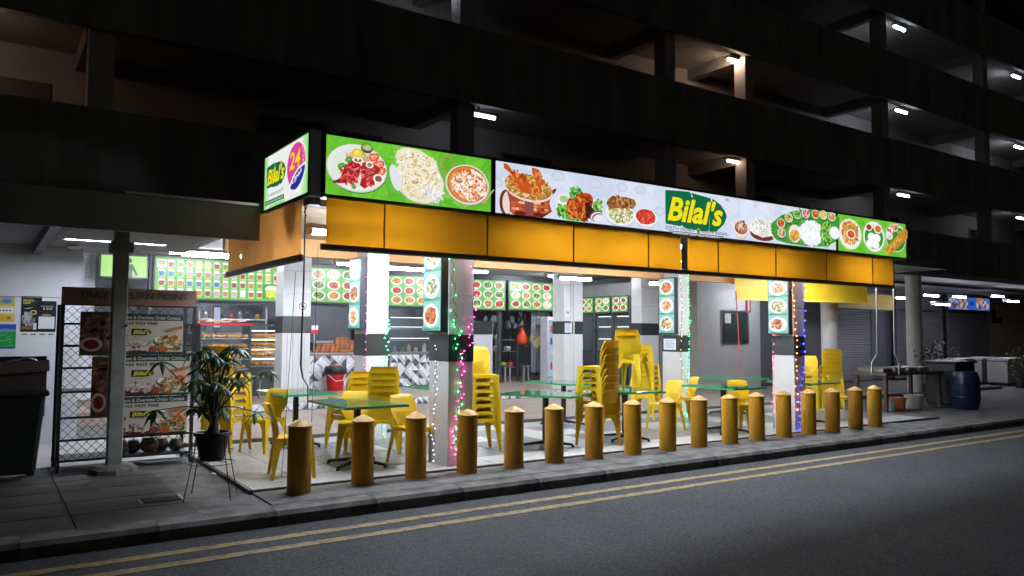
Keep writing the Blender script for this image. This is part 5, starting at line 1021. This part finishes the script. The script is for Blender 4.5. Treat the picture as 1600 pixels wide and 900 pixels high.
# kitchen worker
def skin_obj(name, V, E_, rad, mt, parent, sub=1, root=0):
    me = bpy.data.meshes.new(name); off = OFF[parent.name]; me.from_pydata([Vector(v) for v in V], E_, []); me.materials.append(mt)
    o = bpy.data.objects.new(name, me); COL.objects.link(o); o.parent = parent; OFF[o.name] = off
    o.modifiers.new('skin', 'SKIN').use_smooth_shade = True
    for i, r_ in enumerate(rad): me.skin_vertices[0].data[i].radius = (r_, r_) if not isinstance(r_, tuple) else r_
    me.skin_vertices[0].data[root].use_root = True
    s = o.modifiers.new('sub', 'SUBSURF'); s.levels = sub; s.render_levels = sub; return o
q = PY(842, 520, 11.9); pe = thing('person', 'kitchen worker in a yellow shirt bending over behind the strip curtain', 'person', (q.x, 11.9, .224)); pe.rotation_euler = (0, 0, math.radians(20))
V = [(0, 0, .92), (-.03, 0, 1.12), (-.1, -.02, 1.36), (-.16, -.05, 1.46), (-.22, -.07, 1.58), (-.23, -.08, 1.66), (-.1, -.2, 1.38), (-.16, -.28, 1.15), (-.34, -.28, 1.05), (-.1, .18, 1.38), (-.16, .26, 1.15), (-.34, .2, 1.06), (0, -.1, .88), (.02, -.11, .5), (.05, -.11, .08), (-.1, -.11, .03), (0, .1, .88), (-.02, .11, .5), (.0, .11, .08), (-.14, .11, .03)]
ED = [(0, 1), (1, 2), (2, 3), (3, 4), (4, 5), (2, 6), (6, 7), (7, 8), (2, 9), (9, 10), (10, 11), (0, 12), (12, 13), (13, 14), (14, 15), (0, 16), (16, 17), (17, 18), (18, 19)]
RA = [.13, .13, .14, .055, .085, .07, .06, .045, .032, .06, .045, .032, .085, .06, .042, .035, .085, .06, .042, .035]
for s, hnd in ((-.28, 8), (.2, 11)):
    for i in range(5):
        b0 = len(V); V += [(V[hnd][0]-.05, V[hnd][1]+(i-2)*.014, V[hnd][2]-.02), (V[hnd][0]-.09-.012*(2-abs(i-2)), V[hnd][1]+(i-2)*.02, V[hnd][2]-.05)]; ED += [(hnd, b0), (b0, b0+1)]; RA += [.013, .009]
skin_obj('body', V, ED, RA, mat('skin_tone', (.25, .14, .09), .5), pe)
skin_obj('shirt', [V[i] for i in (0, 1, 2, 6, 7, 9, 10)], [(0, 1), (1, 2), (2, 3), (3, 4), (2, 5), (5, 6)], [.15, .155, .165, .085, .065, .085, .065], mat('yellow_shirt', '#e8cf2a', .7), pe)
skin_obj('trousers', [V[i] for i in (0, 12, 13, 14, 16, 17, 18)], [(0, 1), (1, 2), (2, 3), (0, 4), (4, 5), (5, 6)], [.14, .1, .075, .06, .1, .075, .06], mat('dark_trousers', (.02, .02, .025), .8), pe)
build('hair', MB().ball((q.x-.225, 11.9-.07, .224+1.64), .1, 12, 8, .8), mat('black_hair', (.01, .01, .01), .6), pe, smooth=True)
# ================================================================== CORE WALL FITTINGS
nb = thing('notice_board', 'dark green notice board in grey frame on the grey wall', 'notice board', (15.5, 7.45, 1.3)); a = PY(1129, 488, 7.49); c_ = PY(1166, 533, 7.49)
build('frame', MB().box(a.x-.08, c_.x+.08, 7.45, 7.497, c_.z-.06, a.z+.06), M_STEEL, nb); build('board', MB().box(a.x, c_.x, 7.44, 7.449, c_.z, a.z), mat('dark_green_felt', (.012, .03, .026), .6), nb); build('paper', MB().box(a.x+.03, a.x+.3, 7.434, 7.439, a.z-.32, a.z-.03), M_WALL, nb)
rs = thing('red_sign', 'small red and white vertical sign beside the notice board', 'sign', (16, 7.48, 2.2)); a = PY(1169, 478, 7.48); build('plate', MB().box(a.x-.1, a.x+.12, 7.475, 7.497, a.z-.2, a.z+.3), mat('red_sign_paint', '#a83030', .5), rs); build('panel', MB().box(a.x-.03, a.x+.05, 7.468, 7.474, a.z-.15, a.z+.25), M_WALL, rs)
dsn = thing('door_plate', 'dark rectangular plate with white mark on the pale wall', 'sign', (14.1, 8, 1.9)); p = Print(.42, .62, '#23262b'); p.poly([(.1, .2), (.2, .26), (.3, .22), (.33, .3), (.2, .34), (.12, .28)], '#d0d4d8'); p.rect(.1, .45, .32, .47, '#9aa0a6'); p.build('plate', (14.195, 9.0, 2.1), (0, -1, 0), ZN, P_PAPER, dsn)
# ================================================================== RIGHT: SHUTTERED SHOPS AND THINGS IN THE DARK
def shutter(px0, px1, z1, label, y=8.0):
    a = PY(px0, 520, y); b = PY(px1, 520, y); t = thing('roller_shutter', label, 'shutter', ((a.x+b.x)/2, y, .05), 'closed shutters at the right')
    sl = MB().add([(0, 0, 0), (b.x-a.x-.02, 0, 0), (b.x-a.x-.02, -.018, .035), (0, -.018, .035), (0, 0, .085), (b.x-a.x-.02, 0, .085)], [(0, 1, 2, 3), (3, 2, 5, 4)]).mesh('slat', M_SHUT)
    for i in range(int(z1/.09)): inst('slat', sl, t, (a.x+.01, y, .05+i*.09))
    build('guide', MB().box(a.x-.06, a.x, y-.06, y+.05, .05, z1+.1), M_GREYMET, t); build('guide', MB().box(b.x, b.x+.06, y-.06, y+.05, .05, z1+.1), M_GREYMET, t); build('housing', MB().box(a.x-.08, b.x+.08, y-.08, y+.2, z1+.05, 3.36), M_GREYMET, t)
shutter(1306, 1360, 2.55, 'grey roller shutter behind the stacked chairs at the right end'); shutter(1400, 1470, 2.6, 'grey roller shutter behind the plants at right'); shutter(1482, 1546, 2.6, 'grey roller shutter under the blue shop sign at far right')
a = PY(1482, 472, 7.6); b = PY(1546, 472, 7.6); t = thing('shop_sign', 'lit blue picture strip sign over the far right shutter', 'sign', ((a.x+b.x)/2, 7.6, 2.75)); p = Print(b.x-a.x, .5, '#5a7fd0'); w = b.x-a.x; p.specks(90, w*.3, .25, w*.3, .22, ['#e8e0d8', '#2a3f9a', '#c9703a', '#9ab4e8', '#6a2f3a'], .04, .1, 1); p.rect(w*.45, 0, w*.66, .5, '#3f6fe0'); p.rect(w*.5, .18, w*.6, .34, '#1f3fa8'); p.rect(w*.68, .25, w*.85, .5, '#d8845a'); p.specks(40, w*.82, .2, w*.16, .16, ['#e8c8b8', '#8a2f3a', '#4a6fd0', '#f0e8e8'], .04, .09); p.build('printed_face', (a.x, 7.6, 2.72), XN, ZN, P_SOFT, t); build('box', MB().box(a.x, b.x, 7.602, 7.75, 2.7, 3.25), M_STALL, t)
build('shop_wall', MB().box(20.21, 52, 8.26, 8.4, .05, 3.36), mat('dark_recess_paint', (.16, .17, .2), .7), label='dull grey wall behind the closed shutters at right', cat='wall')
build('far_wall', MB().box(PY(1549, 500, 8).x, 52, 8.0, 8.2, .05, 3.36), mat('far_cream_wall', (.5, .4, .31), .6, var=.2), label='cream wall with dark notices at far right', cat='wall')
fn = thing('notice', 'dark notice panel on the cream wall at far right', 'notice', (35, 7.95, 2)); a = PY(1550, 482, 7.97); c_ = PY(1566, 505, 7.97); build('panel', MB().box(a.x, c_.x, 7.95, 7.99, c_.z, a.z), mat('maroon_panel', (.04, .015, .02), .5), fn); build('panel', MB().box(c_.x-.6, c_.x+1.2, 7.9, 7.94, a.z-.35, a.z+.1), MATS['far_cream_wall'], fn)
tb2 = thing('stall_table', 'wooden stall table with steel trays at the right of the bollards', 'table', (14.3, 1.7, 0)); X0, X1, Y0, Y1 = 13.3, 15.7, 1.35, 2.15
build('top', MB().box(X0, X1, Y0, Y1, .78, .84), mat('dark_wood', (.09, .06, .045), .6, bump=.3), tb2)
for x in (X0+.05, X1-.12):
    for y in (Y0+.03, Y1-.1): build('leg', MB().box(x, x+.08, y, y+.07, 0, .78), MATS['dark_wood'], tb2)
for i in range(4):
    x = 13.5+i*.5; tr = thing('steel_tray', 'shiny steel tray on the stall table, %s from the left' % ORD[i], 'tray', (x, 1.7, .84), 'steel trays on the stall table'); build('pan', MB().box(x-.2, x+.2, 1.42, 2.0, .842, .93), M_STEEL, tr, bevel=.02); build('lid', MB().box(x-.21, x+.21, 1.41, 2.01, .931, .945), M_STEEL, tr)
for i, (x, y, r, c_) in enumerate(((13.75, 1.55, .13, '#b8bcc0'), (14.2, 1.6, .17, '#c96a3a'), (14.75, 1.55, .2, '#c9c4b8'))): bb_ = thing('tub', '%s tub under the stall table' % ('small white', 'low orange', 'large white')[i], 'tub', (x, y, 0)); build('body', MB().lathe([(r*.8, 0), (r, r*1.5), (r*1.06, r*1.5), (r*1.06, r*1.6), (r*.9, r*1.55)], (x, y, .0), 18), mat('tub_%d' % i, c_, .5), bb_, smooth='auto'); build('rim', MB().lathe([(r*1.08, r*1.5), (r*1.1, r*1.55), (r*1.08, r*1.6)], (x, y, 0), 18, False), MATS['tub_%d' % i], bb_)
bc = thing('dark_cabinet', 'black covered cabinet between the stall table and the blue barrel', 'cabinet', (16.2, 1.5, 0)); build('body', MB().box(15.85, 16.75, 1.15, 1.85, .05, 1.02), M_BAG, bc, bevel=.03); build('top', MB().box(15.8, 16.8, 1.1, 1.9, 1.021, 1.06), M_BLACK, bc)
for x in (15.9, 16.7): build('foot', MB().box(x-.03, x+.03, 1.2, 1.8, 0, .05), M_BLACK, bc)
q = G(1531, 640, 0); br = thing('blue_barrel', 'blue plastic barrel standing on the dark pavement at right', 'barrel', (q.x, q.y+.2, 0)); build('body', MB().lathe([(.24, 0), (.29, .12), (.305, .4), (.29, .7), (.25, .82), (.24, .84), (.03, .835)], (q.x, q.y+.3, 0), 26), mat('blue_barrel_plastic', (.008, .018, .065), .35), br, smooth='auto')
for z in (.27, .56): build('hoop', MB().lathe([(.305, z-.02), (.315, z), (.305, z+.02)], (q.x, q.y+.3, 0), 26, False), MATS['blue_barrel_plastic'], br)
for i, (px, py, c_, lab) in enumerate(((1510, 605, '#2f6fb0', 'blue and white chest freezer behind the black cabinet'), (1548, 600, '#c4c8cc', 'white chest freezer at far right with its lid ajar'), (1588, 602, '#c9c8c4', 'white freezer at the right edge'))):
    q = G(px, py, .0); t = thing('chest_freezer', lab, 'freezer', q, 'chest freezers at the right'); build('body', MB().box(q.x-.6, q.x+.6, q.y, q.y+.65, .08, .8), mat('freezer_%d' % i, c_, .4, var=.15), t, bevel=.02); build('lid', MB().beam((q.x-.62, q.y+.3, .86), (q.x+.62, q.y+.36, .9), .66, .06), M_WALL, t); build('plinth', MB().box(q.x-.55, q.x+.55, q.y+.04, q.y+.6, 0, .08), M_BLACK, t)
def bush(px, py, h, label, seed, y=None):
    r = random.Random(seed); q = G(px, py, 0) if y is None else Vector((PY(px, py, y).x, y, 0)); t = thing('potted_shrub', label, 'plant', q, 'potted plants at the right'); build('pot', MB().lathe([(.16, 0), (.2, .35), (.22, .35), (.18, .33), (.02, .3)], q, 16), MATS['dark_brown_pot'], t)
    m = MB()
    for i in range(240):
        a = r.random()*6.28; rr = .42*math.sqrt(r.random()); c_ = q+Vector((rr*math.cos(a), rr*math.sin(a), .4+(h-.4)*r.random())); d1 = Vector((r.uniform(-1, 1), r.uniform(-1, 1), r.uniform(-.3, 1))).normalized()*r.uniform(.06, .13); d2 = d1.cross(Vector((0, 0, 1))).normalized()*.03 if abs(d1.z) < .99*d1.length else Vector((.03, 0, 0))
        m.add([c_, c_+d1*.5+d2, c_+d1, c_+d1*.5-d2], [(0, 1, 2, 3)])
    build('foliage', m, MATS['dark_green_leaf'], t, kind='stuff'); build('stem', MB().tube([q+Vector((0, 0, .3)), q+Vector((.02, 0, h*.7))], [.02, .01], 6), MATS['brown_bark'], t)
bush(1447, 606, 1.35, 'leafy potted plant behind the stall table', 1, 3.2); bush(1476, 600, 1.5, 'taller leafy potted plant right of the round column', 2, 3.3); bush(1597, 606, 1.3, 'leafy potted plant cut off by the right edge', 3)
of = MB()
for i in range(9): of.ball((15.2+random.uniform(-.2, .2), 1.8+random.uniform(-.1, .1), .99), .035, 7, 5)
# litter by the kerb
for i, (px, py, lab) in enumerate(((432, 815, 'crumpled white cup lying at the kerb'), (333, 742, 'white paper scrap on the dark pavement'))):
    q = G(px, py, -.126 if i != 1 else .002); m = MB(); m.lathe([(.02, 0), (.032, .008), (.026, .02), (.008, .024)], q, 7); build('litter', m, M_WALL, label=lab, cat='litter')
